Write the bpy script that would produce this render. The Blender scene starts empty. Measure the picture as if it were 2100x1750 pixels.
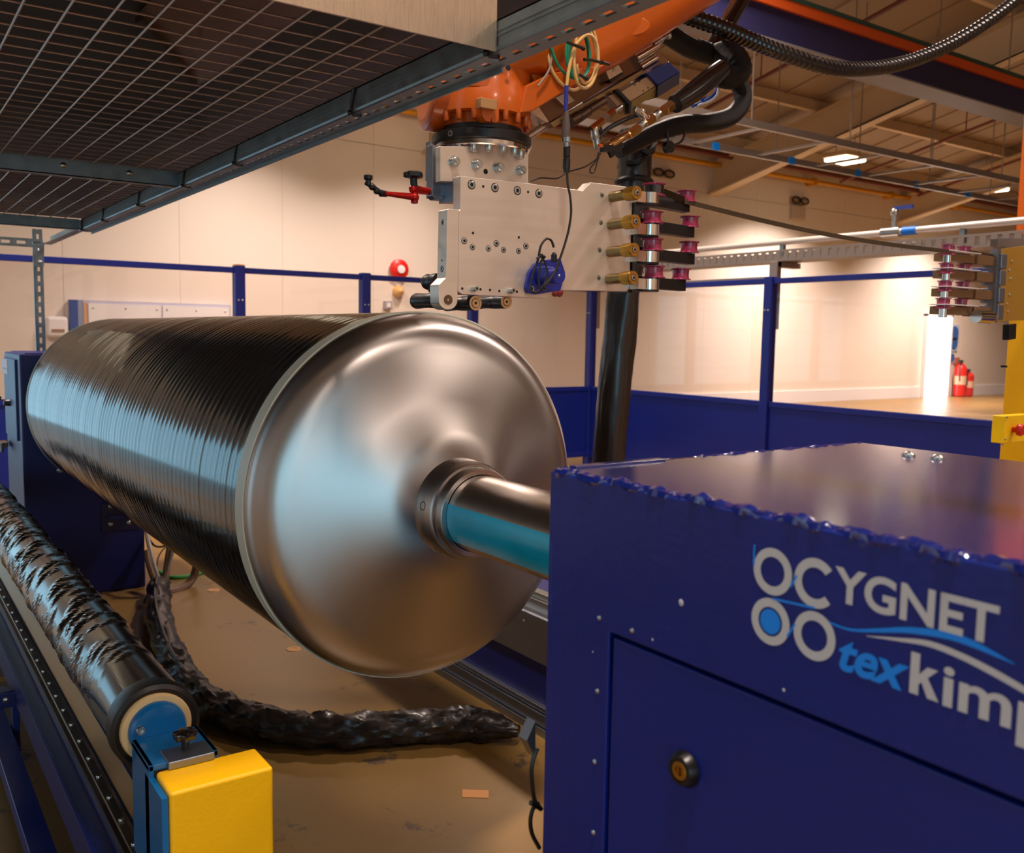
import bpy, math, random
import numpy as np
from mathutils import Vector, Matrix
random.seed(7); rng = np.random.default_rng(7)
SC = bpy.context.scene; COL = SC.collection
V = Vector; PI = math.pi

# ------------------------------------------------------------------ camera
EYE = V((0, 0, 1.45)); FPX = 1898.0
_y, _p, _r = math.radians(35.023), math.radians(5.597), math.radians(.986)
FW = V((math.sin(_y)*math.cos(_p), math.cos(_y)*math.cos(_p), -math.sin(_p)))
_rt = V((math.cos(_y), -math.sin(_y), 0)); _up = _rt.cross(FW)
RT = _rt*math.cos(_r) + _up*math.sin(_r); UP = -_rt*math.sin(_r) + _up*math.cos(_r)
cam = bpy.data.objects.new('camera', bpy.data.cameras.new('camera')); COL.objects.link(cam)
cam.matrix_world = Matrix(((RT.x, UP.x, -FW.x, EYE.x), (RT.y, UP.y, -FW.y, EYE.y), (RT.z, UP.z, -FW.z, EYE.z), (0, 0, 0, 1)))
cam.data.sensor_fit = 'HORIZONTAL'; cam.data.sensor_width = 36; cam.data.lens = FPX/2100*36
cam.data.clip_start = .05; cam.data.clip_end = 200
cam.data.dof.use_dof = True; cam.data.dof.focus_distance = 2.2; cam.data.dof.aperture_fstop = 6.3
SC.camera = cam

def at(px, py, ax, val):
    """the point of the world plane ax = val that the photograph shows at (px, py)"""
    d = FW + RT*((px-1050)/FPX) - UP*((py-875)/FPX)
    i = 'xyz'.index(ax)
    return EYE + d*((val-EYE[i])/d[i])

# ------------------------------------------------------------------ view, world, lights
SC.view_settings.view_transform = 'Standard'; SC.view_settings.look = 'None'
SC.view_settings.gamma = 1; SC.view_settings.use_curve_mapping = False
SC.view_settings.exposure = 0.14
w = bpy.data.worlds.new('World'); SC.world = w; w.use_nodes = True
w.node_tree.nodes['Background'].inputs[0].default_value = (.75, .85, 1, 1)
w.node_tree.nodes['Background'].inputs[1].default_value = .3

def area(name, loc, size, watt, col, rot=(0, 0, 0), sy=None, spread=180):
    l = bpy.data.lights.new(name, 'AREA'); l.energy = watt; l.color = col; l.size = size
    if sy: l.shape = 'RECTANGLE'; l.size_y = sy
    l.spread = math.radians(spread)
    o = bpy.data.objects.new(name, l); COL.objects.link(o); o.location = loc; o.rotation_euler = rot
    return o
WARM = (1, .81, .71)
LAMPS_SEEN = [(16.6, 12.0, 5.2), (22.3, 12.0, 5.2)]
LAMPS = [(4.6, 12.0, 5.2), (7.7, 12.0, 5.2), (-.2, 6.2, 6.4), (6.0, 6.2, 6.4),
         (6.6, .2, 7.4), (.3, -.1, 7.4), (1.5, -5.8, 7.4), (7.5, -5.8, 7.4), (13.5, -5.8, 7.4)]
LAMP_AT = ['near the back wall above the canopy', 'near the back wall above the wrist', 'over the far end of the film roller', 'over the far end of the robot track', 
           'right of the blue cabinet', 'over the near end of the canopy', 'behind the camera on the left', 'behind the camera in the middle', 'behind the camera on the right']
for p in LAMPS_SEEN + LAMPS:
    area('lamp_light', (p[0], p[1], p[2]-.16), .6, (340 if p[0] > 15 else 115) if p[1] > 10 else 290 if p[1] > 5 else 195, WARM, spread=126 if p[1] > 10 else 147 if p[1] > 5 else 130)
# daylight entering through the window band of the left wall and the shutter door at the far left
area('window_daylight', (-5.85, 2.0, 2.15), 12.0, 45, (.34, .76, 1.0), (0, -PI/2, 0), 1.6)

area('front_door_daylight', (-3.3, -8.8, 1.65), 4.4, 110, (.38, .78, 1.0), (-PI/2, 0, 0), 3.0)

# ------------------------------------------------------------------ mesh builder
class M:
    def __init__(s): s.v = []; s.f = []; s.s = []; s.m = []; s.cm = 0
    def add(s, vs, fs, smooth=False):
        b = len(s.v); s.v += [tuple(v) for v in vs]
        for f in fs: s.f.append(tuple(b+i for i in f)); s.s.append(smooth); s.m.append(s.cm)
        return s
    def box(s, lo, hi):
        (a, b, c), (d, e, f) = lo, hi
        return s.add([(a,b,c),(d,b,c),(d,e,c),(a,e,c),(a,b,f),(d,b,f),(d,e,f),(a,e,f)],
                     [(0,3,2,1),(4,5,6,7),(0,1,5,4),(1,2,6,5),(2,3,7,6),(3,0,4,7)])
    def bar(s, p0, p1, w, h, up=(0, 0, 1)):
        p0, p1 = V(p0), V(p1); a = (p1-p0).normalized(); u = V(up); x = a.cross(u)
        if x.length < 1e-5: x = a.cross(V((1, 0, 0)))
        x.normalize(); u = x.cross(a); x *= w/2; u *= h/2
        return s.add([p0-x-u, p0+x-u, p0+x+u, p0-x+u, p1-x-u, p1+x-u, p1+x+u, p1-x+u],
                     [(0,1,2,3),(7,6,5,4),(0,4,5,1),(1,5,6,2),(2,6,7,3),(3,7,4,0)])
    def lathe(s, o, ax, prof, n=24, cap=True, smooth=True):
        o = V(o); a = V(ax).normalized(); x = a.orthogonal().normalized(); y = a.cross(x)
        vs = []
        for t, r in prof:
            for k in range(n):
                q = 2*PI*k/n; vs.append(o + a*t + (x*math.cos(q) + y*math.sin(q))*r)
        fs = []
        for i in range(len(prof)-1):
            for k in range(n):
                j = (k+1) % n; fs.append((i*n+k, i*n+j, (i+1)*n+j, (i+1)*n+k))
        s.add(vs, fs, smooth)
        if cap:
            m = len(prof)-1
            s.add(vs[:n], [tuple(range(n-1, -1, -1))]); s.add(vs[m*n:], [tuple(range(n))])
        return s
    def cyl(s, p0, p1, r, r1=None, n=20):
        p0, p1 = V(p0), V(p1); L = (p1-p0).length
        return s.lathe(p0, p1-p0, [(0, r), (L, r if r1 is None else r1)], n)
    def sph(s, c, r, n=16, sc=(1, 1, 1)):
        c = V(c); m = n//2; vs = []; fs = []
        for i in range(m+1):
            t = PI*i/m
            for k in range(n):
                q = 2*PI*k/n
                vs.append((c.x+r*sc[0]*math.sin(t)*math.cos(q), c.y+r*sc[1]*math.sin(t)*math.sin(q), c.z+r*sc[2]*math.cos(t)))
        for i in range(m):
            for k in range(n):
                j = (k+1) % n; fs.append((i*n+k, (i+1)*n+k, (i+1)*n+j, i*n+j))
        return s.add(vs, fs, True)
    def tube(s, pts, r, n=10, cap=True, smooth=True):
        pts = [V(p) for p in pts]; m = len(pts); vs = []; x = None
        for i, p in enumerate(pts):
            a = (pts[min(i+1, m-1)] - pts[max(i-1, 0)]).normalized()
            x = a.orthogonal().normalized() if x is None else (x - a*x.dot(a)).normalized()
            y = a.cross(x); rr = r(i/(m-1), i) if callable(r) else r
            for k in range(n):
                q = 2*PI*k/n; rk = rr[k] if hasattr(rr, '__len__') else rr
                vs.append(p + (x*math.cos(q) + y*math.sin(q))*rk)
        fs = [(i*n+k, i*n+(k+1) % n, (i+1)*n+(k+1) % n, (i+1)*n+k) for i in range(m-1) for k in range(n)]
        s.add(vs, fs, smooth)
        if cap: s.add(vs[:n], [tuple(range(n-1, -1, -1))]); s.add(vs[(m-1)*n:], [tuple(range(n))])
        return s
    def prism(s, poly, vec):
        poly = [V(p) for p in poly]; vec = V(vec); n = len(poly)
        nn = V((0, 0, 0))
        for i in range(n): nn += poly[i].cross(poly[(i+1) % n])
        if nn.dot(vec) > 0: poly.reverse()
        vs = poly + [p+vec for p in poly]
        return s.add(vs, [tuple(range(n)), tuple(range(2*n-1, n-1, -1))] + [(i, i+n, (i+1) % n+n, (i+1) % n) for i in range(n)])
    def mesh(s, name, org=(0, 0, 0), mats=()):
        me = bpy.data.meshes.new(name); o = V(org)
        me.from_pydata([(v[0]-o.x, v[1]-o.y, v[2]-o.z) for v in s.v], [], s.f)
        me.polygons.foreach_set('use_smooth', s.s); me.polygons.foreach_set('material_index', s.m)
        for m in mats: me.materials.append(m)
        me.update()
        if any(s.s): me.set_sharp_from_angle(angle=math.radians(38))
        return me

def spl(pts, k=8):
    pts = [V(p) for p in pts]; P = [pts[0]*2-pts[1]] + pts + [pts[-1]*2-pts[-2]]; out = []
    for i in range(1, len(P)-2):
        a, b, c, d = P[i-1:i+3]
        for j in range(k):
            t = j/k
            out.append(.5*((2*b) + (c-a)*t + (2*a-5*b+4*c-d)*t*t + (3*b-a-3*c+d)*t**3))
    return out + [pts[-1]]

ORG = {}
def tag(o, label=None, cat=None, group=None, kind=None):
    if label: o['label'] = label
    if cat: o['category'] = cat
    if group: o['group'] = group
    if kind: o['kind'] = kind
    return o
def thing(name, label, cat, loc=(0, 0, 0), group=None):
    o = bpy.data.objects.new(name, None); COL.objects.link(o); o.location = loc; o.empty_display_size = .1
    ORG[o.name] = V(loc); return tag(o, label, cat, group)
def P(name, m, mat, par=None, bev=0, label=None, seg=2, loc=None, kind=None):
    """one mesh object; vertices are given in world coordinates"""
    base = ORG[par.name] if par else V((0, 0, 0))
    if loc is None:
        loc = base if par else V((0, 0, 0))
        if not par and m.v:
            a = np.array(m.v); loc = V(((a[:, 0].min()+a[:, 0].max())/2, (a[:, 1].min()+a[:, 1].max())/2, a[:, 2].min()))
    mats = mat if isinstance(mat, (list, tuple)) else [mat]
    o = bpy.data.objects.new(name, m.mesh(name, loc, mats)); COL.objects.link(o)
    if par: o.parent = par
    o.location = V(loc)-base; ORG[o.name] = V(loc)
    if bev:
        b = o.modifiers.new('bevel', 'BEVEL'); b.width = bev; b.segments = seg; b.limit_method = 'ANGLE'; b.harden_normals = True
        o.data.polygons.foreach_set('use_smooth', [True]*len(o.data.polygons))
    return tag(o, label, kind=kind)
def I(name, me, par, loc, rot=None, sc=1):
    """another copy of a shared small mesh"""
    o = bpy.data.objects.new(name, me); COL.objects.link(o); o.parent = par
    mw = Matrix.Translation(V(loc)-ORG[par.name])
    if rot is not None: mw = mw @ rot.to_4x4()
    o.matrix_local = mw @ Matrix.Scale(sc, 4); ORG[o.name] = V(loc); return o
def one(name, m, mat, label, cat, group=None, bev=0, kind=None):
    return tag(P(name, m, mat, None, bev), label, cat, group, kind)
def struct(name, m, mat, bev=0): return tag(P(name, m, mat, None, bev), kind='structure')
def pp(m, poly, y, th):
    """a solid whose front outline, seen in the plane at distance y, is poly (photo pixels); th metres thick"""
    return m.prism([at(a, b, 'y', y) for a, b in poly], (0, th, 0))
def zrot(a): return Matrix.Rotation(a, 3, 'Z')
def face_to(d):  # rotation that takes -Y to d
    return V((0, -1, 0)).rotation_difference(V(d)).to_matrix()

# ------------------------------------------------------------------ materials
def lin(c): return tuple((x/12.92 if x <= .04045 else ((x+.055)/1.055)**2.4) for x in [y/255 for y in c])
MATS = {}
def mat(name, rgb, rough=.5, metal=0, var=0, vs=8, bump=0, bs=60, coat=0, aniso=0, axis='Y', spec=.5, var2=None, rv=0, stretch=None, ior=1.5):
    if name in MATS: return MATS[name]
    m = bpy.data.materials.new(name); m.use_nodes = True; N = m.node_tree.nodes; L = m.node_tree.links
    b = N['Principled BSDF']; c = lin(rgb)
    b.inputs['Base Color'].default_value = (*c, 1); b.inputs['Roughness'].default_value = rough; b.inputs['Metallic'].default_value = metal
    b.inputs['Specular IOR Level'].default_value = spec; b.inputs['IOR'].default_value = ior
    if coat: b.inputs['Coat Weight'].default_value = coat; b.inputs['Coat Roughness'].default_value = .12
    if aniso:
        b.inputs['Anisotropic'].default_value = aniso
        t = N.new('ShaderNodeTangent'); t.direction_type = 'RADIAL'; t.axis = axis; L.new(t.outputs[0], b.inputs['Tangent'])
    tc = N.new('ShaderNodeTexCoord'); mp = N.new('ShaderNodeMapping'); L.new(tc.outputs['Object'], mp.inputs[0])
    if stretch: mp.inputs['Scale'].default_value = stretch
    if var or rv:
        n = N.new('ShaderNodeTexNoise'); n.inputs['Scale'].default_value = vs; n.inputs['Detail'].default_value = 6; L.new(mp.outputs[0], n.inputs['Vector'])
        if var:
            r = N.new('ShaderNodeValToRGB'); L.new(n.outputs['Fac'], r.inputs[0])
            d = lin(var2) if var2 else tuple(x*(1-var) for x in c)
            r.color_ramp.elements[0].position = .32; r.color_ramp.elements[1].position = .68
            r.color_ramp.elements[0].color = (*d, 1); r.color_ramp.elements[1].color = (*(c if var2 else tuple(min(1, x*(1+var*.6)) for x in c)), 1)
            L.new(r.outputs[0], b.inputs['Base Color'])
        if rv:
            q = N.new('ShaderNodeMapRange'); L.new(n.outputs['Fac'], q.inputs[0]); q.inputs[1].default_value = .3; q.inputs[2].default_value = .7
            q.inputs[3].default_value = rough-rv; q.inputs[4].default_value = rough+rv; L.new(q.outputs[0], b.inputs['Roughness'])
    if bump:
        n = N.new('ShaderNodeTexNoise'); n.inputs['Scale'].default_value = bs; n.inputs['Detail'].default_value = 3; L.new(mp.outputs[0], n.inputs['Vector'])
        u = N.new('ShaderNodeBump'); u.inputs['Strength'].default_value = bump; u.inputs['Distance'].default_value = .01
        L.new(n.outputs['Fac'], u.inputs['Height']); L.new(u.outputs[0], b.inputs['Normal'])
    MATS[name] = m; return m
def emit(name, rgb, s):
    m = bpy.data.materials.new(name); m.use_nodes = True; b = m.node_tree.nodes['Principled BSDF']
    b.inputs['Base Color'].default_value = (.8, .8, .8, 1); b.inputs['Emission Color'].default_value = (*rgb, 1); b.inputs['Emission Strength'].default_value = s
    MATS[name] = m; return m
def glass(name, tint, refl, rough=.03):
    m = bpy.data.materials.new(name); m.use_nodes = True; N = m.node_tree.nodes; L = m.node_tree.links
    N.remove(N['Principled BSDF']); o = N['Material Output']
    t = N.new('ShaderNodeBsdfTransparent'); t.inputs[0].default_value = (*tint, 1); g = N.new('ShaderNodeBsdfGlossy'); g.inputs['Roughness'].default_value = rough
    f = N.new('ShaderNodeLayerWeight'); x = N.new('ShaderNodeMixShader')
    a = N.new('ShaderNodeMath'); a.operation = 'POWER'; a.inputs[1].default_value = 4; L.new(f.outputs['Facing'], a.inputs[0])
    b = N.new('ShaderNodeMath'); b.operation = 'MULTIPLY_ADD'; b.inputs[1].default_value = .35; b.inputs[2].default_value = refl; L.new(a.outputs[0], b.inputs[0])
    L.new(b.outputs[0], x.inputs[0]); L.new(t.outputs[0], x.inputs[1]); L.new(g.outputs[0], x.inputs[2]); L.new(x.outputs[0], o.inputs[0])
    return m

BLUE = mat('blue_paint', (10, 36, 128), .34, var=.12, vs=3, bump=.05, bs=90, coat=.1, spec=.4)
BLUETOP = mat('blue_paint_top', (18, 34, 110), .14, var=.1, vs=3, bump=.05, bs=120, coat=1)
DBLUE = mat('dark_blue_paint', (12, 24, 96), .42, var=.12, vs=4, bump=.04, bs=80)
FBLUE = mat('fence_blue', (12, 32, 124), .4, var=.08, vs=2)
CREAM = mat('wall_cream', (234, 222, 210), .55, var=.02, vs=.6)
DECK = mat('roof_deck', (160, 138, 114), .7, var=.06, vs=.5)
STEELCREAM = mat('cream_steel', (212, 188, 152), .6)
FLOOR = None
ALU = mat('machined_aluminium', (226, 214, 200), .42, .75, var=.05, vs=3, bump=.03, bs=200, stretch=(1, 1, 14), rv=.06)
ALUD = mat('grey_aluminium', (150, 155, 165), .4, 1, var=.06, vs=10)
WIRE = mat('wire_zinc', (176, 158, 150), .4, .5)
LADD = mat('ladder_zinc', (152, 140, 132), .4, .5)
GALV = mat('galvanised_steel', (132, 146, 152), .42, .75, var=.18, vs=22, bump=.04, bs=80, rv=.08)
BRUSH = mat('brushed_sheet', (212, 190, 165), .38, 1, var=.12, vs=60, bump=.12, bs=120, stretch=(6, 6, .35))
CAPM = mat('turned_aluminium', (178, 173, 169), .3, 1, aniso=.85)
SHAFTM = mat('polished_shaft', (205, 196, 188), .26, 1, var=.06, vs=16, aniso=.4)
CARBON = mat('carbon_tow', (16, 14, 13), .13, .1, spec=.8, ior=1.7)
RINGW = mat('pale_ring', (205, 205, 188), .45)
FILMB = mat('blue_film', (0, 186, 236), .22, .12, var=.08, vs=12, coat=.5)
BLACK = mat('black_plastic', (18, 17, 17), .35)
RUBBER = mat('black_rubber', (24, 20, 19), .42, bump=.05, bs=150)
WRAP = mat('black_wrap_film', (42, 34, 31), .36, var=.25, vs=14, bump=.2, bs=16, coat=.12)
BRAID = mat('braided_sleeve', (26, 20, 18), .5, spec=.3, var=.5, vs=90, bump=.5, bs=260, stretch=(1, 1, 4))
ORANGE = mat('orange_paint', (196, 88, 4), .33, var=.06, vs=6, coat=.3)
CHROME = mat('chrome', (215, 208, 200), .14, 1)
STEEL = mat('zinc_steel', (188, 192, 190), .28, 1, var=.08, vs=40)
DSTEEL = mat('dark_steel', (112, 94, 80), .35, .9, var=.35, vs=9)
BRASS = mat('anodised_brass', (196, 152, 72), .3, 1)
BRASSD = mat('bronze_barrel', (150, 132, 92), .32, 1)
MAROON = mat('burgundy_ceramic', (150, 40, 76), .25, coat=.4)
ARMB = mat('black_anodised', (34, 29, 27), .4, .3)
YELLOW = mat('yellow_paint', (255, 192, 0), .42, var=.03, vs=8, bump=.06, bs=140)
LBLUE = mat('light_blue_paint', (10, 104, 165), .3, var=.05, vs=9, coat=.3)
WOODC = mat('cardboard_core', (232, 196, 140), .6)
RED = mat('red_anodised', (178, 20, 12), .26, .5)
REDP = mat('red_plastic', (215, 30, 20), .35)
TEXTG = mat('grey_vinyl', (204, 205, 208), .5)
TEXTB = mat('blue_vinyl', (0, 142, 255), .45)
WHITE = mat('white_panel', (236, 234, 236), .45)
TEAL = mat('green_cable', (0, 138, 98), .4)
CREAMC = mat('cream_cable', (222, 178, 110), .45)
CBLUE = mat('blue_sleeve', (34, 46, 150), .4)
ENC = mat('encoder_blue', (20, 36, 136), .38)
PIPEY = mat('yellow_pipe', (216, 150, 24), .45)
PIPER = mat('red_oxide_pipe', (112, 52, 36), .5)
NAVY = mat('girder_navy', (34, 34, 74), .5)
GIRG = mat('girder_grey', (130, 124, 130), .5)
DARKSHEET = mat('black_cover_sheet', (22, 19, 18), .5, var=.3, vs=2)
SHEETREFL = mat('sheet_reflection', (112, 82, 58), .3, .5, var=.2, vs=3)  # brownish reflection of the dark cover, put into the colour
GREYC = mat('grey_cable', (150, 138, 130), .5)
BROWNC = mat('brown_hose', (108, 80, 58), .55)
PANE = glass('polycarbonate', (.975, .955, .945), .035)
HOLE = mat('hole_shadow', (14, 12, 11), .8)
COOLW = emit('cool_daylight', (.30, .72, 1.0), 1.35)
COOLD = emit('dim_daylight', (.34, .72, 1.0), .45)
DOORW = emit('doorway_daylight', (1, .97, .93), 4.0)
LAMPW = emit('lamp_lens', (1, .86, .62), 6.0)

def floor_mat():
    m = mat('floor_resin', (148, 114, 58), .34, var=.2, vs=.9, bump=.04, bs=30, var2=(122, 94, 52), rv=.08)
    N = m.node_tree.nodes; L = m.node_tree.links; b = N['Principled BSDF']
    src = b.inputs['Base Color'].links[0].from_socket
    n = N.new('ShaderNodeTexNoise'); n.inputs['Scale'].default_value = 7; n.inputs['Detail'].default_value = 8; n.inputs['Roughness'].default_value = .75
    tc = N.new('ShaderNodeTexCoord'); L.new(tc.outputs['Object'], n.inputs['Vector'])
    r = N.new('ShaderNodeValToRGB'); r.color_ramp.elements[0].position = .6; r.color_ramp.elements[1].position = .65
    L.new(n.outputs['Fac'], r.inputs[0])
    x = N.new('ShaderNodeMix'); x.data_type = 'RGBA'; L.new(r.outputs[0], x.inputs[0]); L.new(src, x.inputs[6]); x.inputs[7].default_value = (*lin((88, 72, 58)), 1)
    L.new(x.outputs[2], b.inputs['Base Color']); return m
FLOOR = floor_mat()

# ------------------------------------------------------------------ shared small meshes (axis -Y is outwards)
def screw_mesh(name, r, h, mt, ring=True):
    m = M(); O = (0, 0, 0); ax = (0, -1, 0)
    m.lathe(O, ax, [(0, r), (h*.8, r), (h, r*.9), (h, r*.52), (h*.35, r*.5), (h*.35, 0.0001)], 14, cap=False)
    return m.mesh(name, mats=[mt])
def dome_mesh(name, r, h, mt):
    m = M(); m.lathe((0, 0, 0), (0, -1, 0), [(0, r), (h*.4, r*.95), (h*.8, r*.62), (h, r*.25), (h, .0001)], 14, cap=False)
    return m.mesh(name, mats=[mt])
SCREW = screw_mesh('socket_screw', 1, 1, STEEL); DOME = dome_mesh('dome_bolt', 1, .7, STEEL)
m = M(); m.lathe((0, 0, 0), (0, -1, 0), [(0, 1.0), (.02, 1.0), (.02, .0001)], 14, cap=False); HOLEM = m.mesh('hole', mats=[HOLE])
m = M(); ax = (0, -1, 0)
m.lathe((0, 0, 0), ax, [(0, .98), (.1, .98), (.14, .9), (.14, .52)], 18, cap=False, smooth=False); m.cm = 1
m.lathe((0, 0, 0), ax, [(0, 1.22), (.02, 1.22), (.02, .97)], 18, cap=False, smooth=False); m.lathe((0, 0, 0), ax, [(.14, .52), (.03, .5), (.03, .0001)], 6, cap=False, smooth=False)
SUNK = m.mesh('countersunk_screw', mats=[STEEL, HOLE])
FACE_X = face_to((-1, 0, 0)); FACE_UP = face_to((0, 0, 1)); FACE_Y = face_to((0, -1, 0)); FACE_DN = face_to((0, 0, -1))

# ------------------------------------------------------------------ the hall
XL, XR, YB, YF = -6.0, 31.0, 14.0, -9.0
EAVE, SLOPE = 5.35, .22
m = M(); m.box((XL-.3, YF-.3, -.2), (XR+.3, YB+.3, 0)); struct('floor', m, FLOOR)
m = M(); m.box((XL, YB+.03, 0), (XR, YB+.25, 10)); wb = struct('wall_back', m, CREAM)
x = at(368, 500, 'y', 14).x - 1.56*6
while x < XR:
    for z0, z1 in ((0.16, 4.51), (4.52, EAVE+.1)):
        a = max(XL, x+.002); b = min(XR, x+1.558)
        if b > a+.1:
            m = M(); m.box((a, YB, z0), (b, YB+.04, z1)); P('wall_panel', m, CREAM, wb)
    x += 1.56
m = M(); m.box((XL, YB-.03, 0), (XR, YB+.02, .28)); struct('baseboard_back', m, WHITE)
m = M(); m.box((XL-.25, YF, 0), (XL, YB, 1.3)); m.box((XL-.25, YF, 3.0), (XL, YB, 10)); m.box((XL-.25, YF, 1.3), (XL, -4.2, 3.0)); m.box((XL-.25, 8.2, 1.3), (XL, YB, 3.0))
struct('wall_left', m, CREAM)
m = M(); m.box((XR, YF, 0), (XR+.25, YB, 10)); struct('wall_right', m, CREAM)
m = M(); m.box((XL, YF-.25, 0), (XR, YF, 10.5)); struct('wall_front', m, CREAM)
# window band in the left wall: frosted panes full of daylight
m = M(); m.box((XL-.2, -4.2, 1.3), (XL-.02, 8.2, 1.38)); m.box((XL-.2, -4.2, 2.92), (XL-.02, 8.2, 3.0))
win = struct('window_1', m, WHITE)
for k in range(8):
    y0 = -4.2+k*1.55
    m = M(); m.box((XL-.12, y0+.04, 1.38), (XL-.08, y0+1.49, 2.92)); P('pane', m, COOLD, win)
    m = M(); m.box((XL-.18, y0-.04, 1.38), (XL-.03, y0+.04, 2.92)); P('mullion', m, WHITE, win)
# shutter door at the far left of the back wall, translucent slats
d1 = struct('door_1', M().box((-7+.6, YB-.1, 0), (-6.3, YB-.005, 2.6)).box((.15, YB-.1, 0), (.25, YB-.005, 2.6)).box((-6.4, YB-.1, 2.5), (.25, YB-.005, 2.6)), WHITE)
for k in range(6):
    m = M(); m.box((-6.3, YB-.07, .02+k*.415), (.15, YB-.04, .405+k*.415)); P('slat', m, COOLW, d1)
# doorway with daylight, far right
a0, a1 = at(1903, 648, 'y', 13.9), at(1952, 648, 'y', 13.9)
d2 = struct('door_2', M().box((a0.x-.06, YB-.12, 0), (a0.x, YB-.02, a0.z+.06)).box((a1.x, YB-.12, 0), (a1.x+.06, YB-.02, a0.z+.06)).box((a0.x-.06, YB-.12, a0.z), (a1.x+.06, YB-.02, a0.z+.06)), WHITE)
m = M(); m.box((a0.x, YB-.09, .01), (a1.x, YB-.05, a0.z)); P('daylight_pane', m, DOORW, d2)
# daylight door behind the camera, in the front wall
d3 = struct('door_3', M().box((-5.7, YF+.005, 0), (-5.6, YF+.1, 3.3)).box((-1.0, YF+.005, 0), (-.9, YF+.1, 3.3)).box((-5.7, YF+.005, 3.2), (-.9, YF+.1, 3.3)), WHITE)
for k in range(8):
    m = M(); m.box((-5.6, YF+.04, .02+k*.4), (-1.0, YF+.07, .41+k*.4)); P('slat', m, COOLW, d3)
# roof
def roof(y): return EAVE + (YB-y)*SLOPE
m = M(); m.prism([(XL-.2, YF-.2, roof(YF-.2)), (XL-.2, YB+.2, roof(YB+.2)), (XL-.2, YB+.2, roof(YB+.2)+.2), (XL-.2, YF-.2, roof(YF-.2)+.2)], (XR-XL+.4, 0, 0))
ce = struct('ceiling', m, DECK)
for i in range(34):   # profiled deck ribs, close to the eave where the photograph shows them
    xx = 2+i*.85
    m = M(); m.bar((xx, 1, roof(1)-.012), (xx, YB, roof(YB)-.012), .05, .03); P('deck_rib', m, DECK, ce)
for i, yy in enumerate((13.2, 11.4, 9.6, 7.8, 6.0, 4.2)):
    m = M(); z = roof(yy); m.box((XL, yy-.035, z-.2), (XR, yy+.035, z-.0)); m.box((XL, yy-.07, z-.21), (XR, yy+.035, z-.19)); struct('trim_%d' % (i+1), m, STEELCREAM)
for i, xx in enumerate((8.0, 14.9, 21.8, 28.7)):   # tapered portal rafters
    m = M()
    for wx, z0, z1 in ((.3, .23, .27), (.02, .25, .85), (.3, .83, .88)):
        m.prism([(xx-wx/2, 0, roof(0)-z0), (xx-wx/2, YB, roof(YB)-z0), (xx-wx/2, YB, roof(YB)-z1*1.0), (xx-wx/2, 0, roof(0)-z1*.8)], (wx, 0, 0))
    struct('trim_%d' % (i+10), m, STEELCREAM)
# red-brown sprinkler pipes running down the slope, each a thing
for i, xx in enumerate((9.1, 12.2, 15.3, 18.4, 21.5)):
    m = M(); m.cyl((xx, 2, roof(2)-.42), (xx, 13.4, roof(13.4)-.42), .032, n=10)
    for yy in (4.5, 7.5, 10.5): m.cyl((xx, yy, roof(yy)-.42), (xx, yy, roof(yy)), .012, n=6); m.cyl((xx, yy+1.2, roof(yy+1.2)-.42), (xx, yy+1.2, roof(yy+1.2)-.55), .02, .035, n=8)
    one('sprinkler_pipe', m, PIPER, 'thin red-brown sprinkler pipe under the roof, %s from the left' % ('first', 'second', 'third', 'fourth', 'fifth')[i], 'pipe', 'sprinkler pipes under the roof')
# thin hangers of the cable ladder belong to the ladder itself
lz = 4.0
def yz(px, py): return at(px, py, 'z', lz).y
y1 = yz(1500, 306); y0 = yz(1528, 249)
ld = thing('cable_ladder', 'wide galvanised cable ladder hung below the roof in front of the lamps', 'cable ladder', (14, y0, lz))
for yy in (y0, y1):
    m = M(); m.box((3, yy-.02, lz-.05), (30, yy+.02, lz+.035)); P('side_rail', m, LADD, ld)
for k in range(20):
    xx = 5.2+k*1.25
    m = M(); m.box((xx-.02, y0, lz-.03), (xx+.02, y1, lz)); P('rung', m, LADD, ld)
for k in range(9):
    for yy in (y0, y1):
        m = M(); m.cyl((6.8+k*1.9, yy, lz), (6.8+k*1.9, yy, roof(yy)), .009, n=6); P('hanger_rod', m, LADD, ld)
for k in range(5):
    m = M(); m.box((9.3+k*1.55, y1-.035, lz-.06), (9.42+k*1.55, y1-.02, lz+.04)); P('blue_clip', m, TEXTB, ld)
# yellow gas pipe high on the wall
m = M(); zz = at(1700, 378, 'y', 13.8).z
m.cyl((1, 13.8, zz), (30.5, 13.8, zz), .05, n=10)
for xx in range(3, 30, 3): m.box((xx-.05, 13.74, zz-.08), (xx+.05, 14.0, zz+.08))
one('gas_pipe', m, PIPEY, 'long yellow gas pipe along the top of the cream wall', 'pipe')
# red pipe run behind the ladder
m = M(); m.cyl((8, 13.5, zz+.13), (30.5, 13.5, zz+.13), .055, n=10)
for xx in range(9, 30, 3): m.cyl((xx, 13.5, zz+.1), (xx, 13.5, roof(13.5)), .015, n=6)
one('heating_pipe', m, PIPER, 'dark red pipe at the eaves behind the cable ladder', 'pipe')
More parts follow.
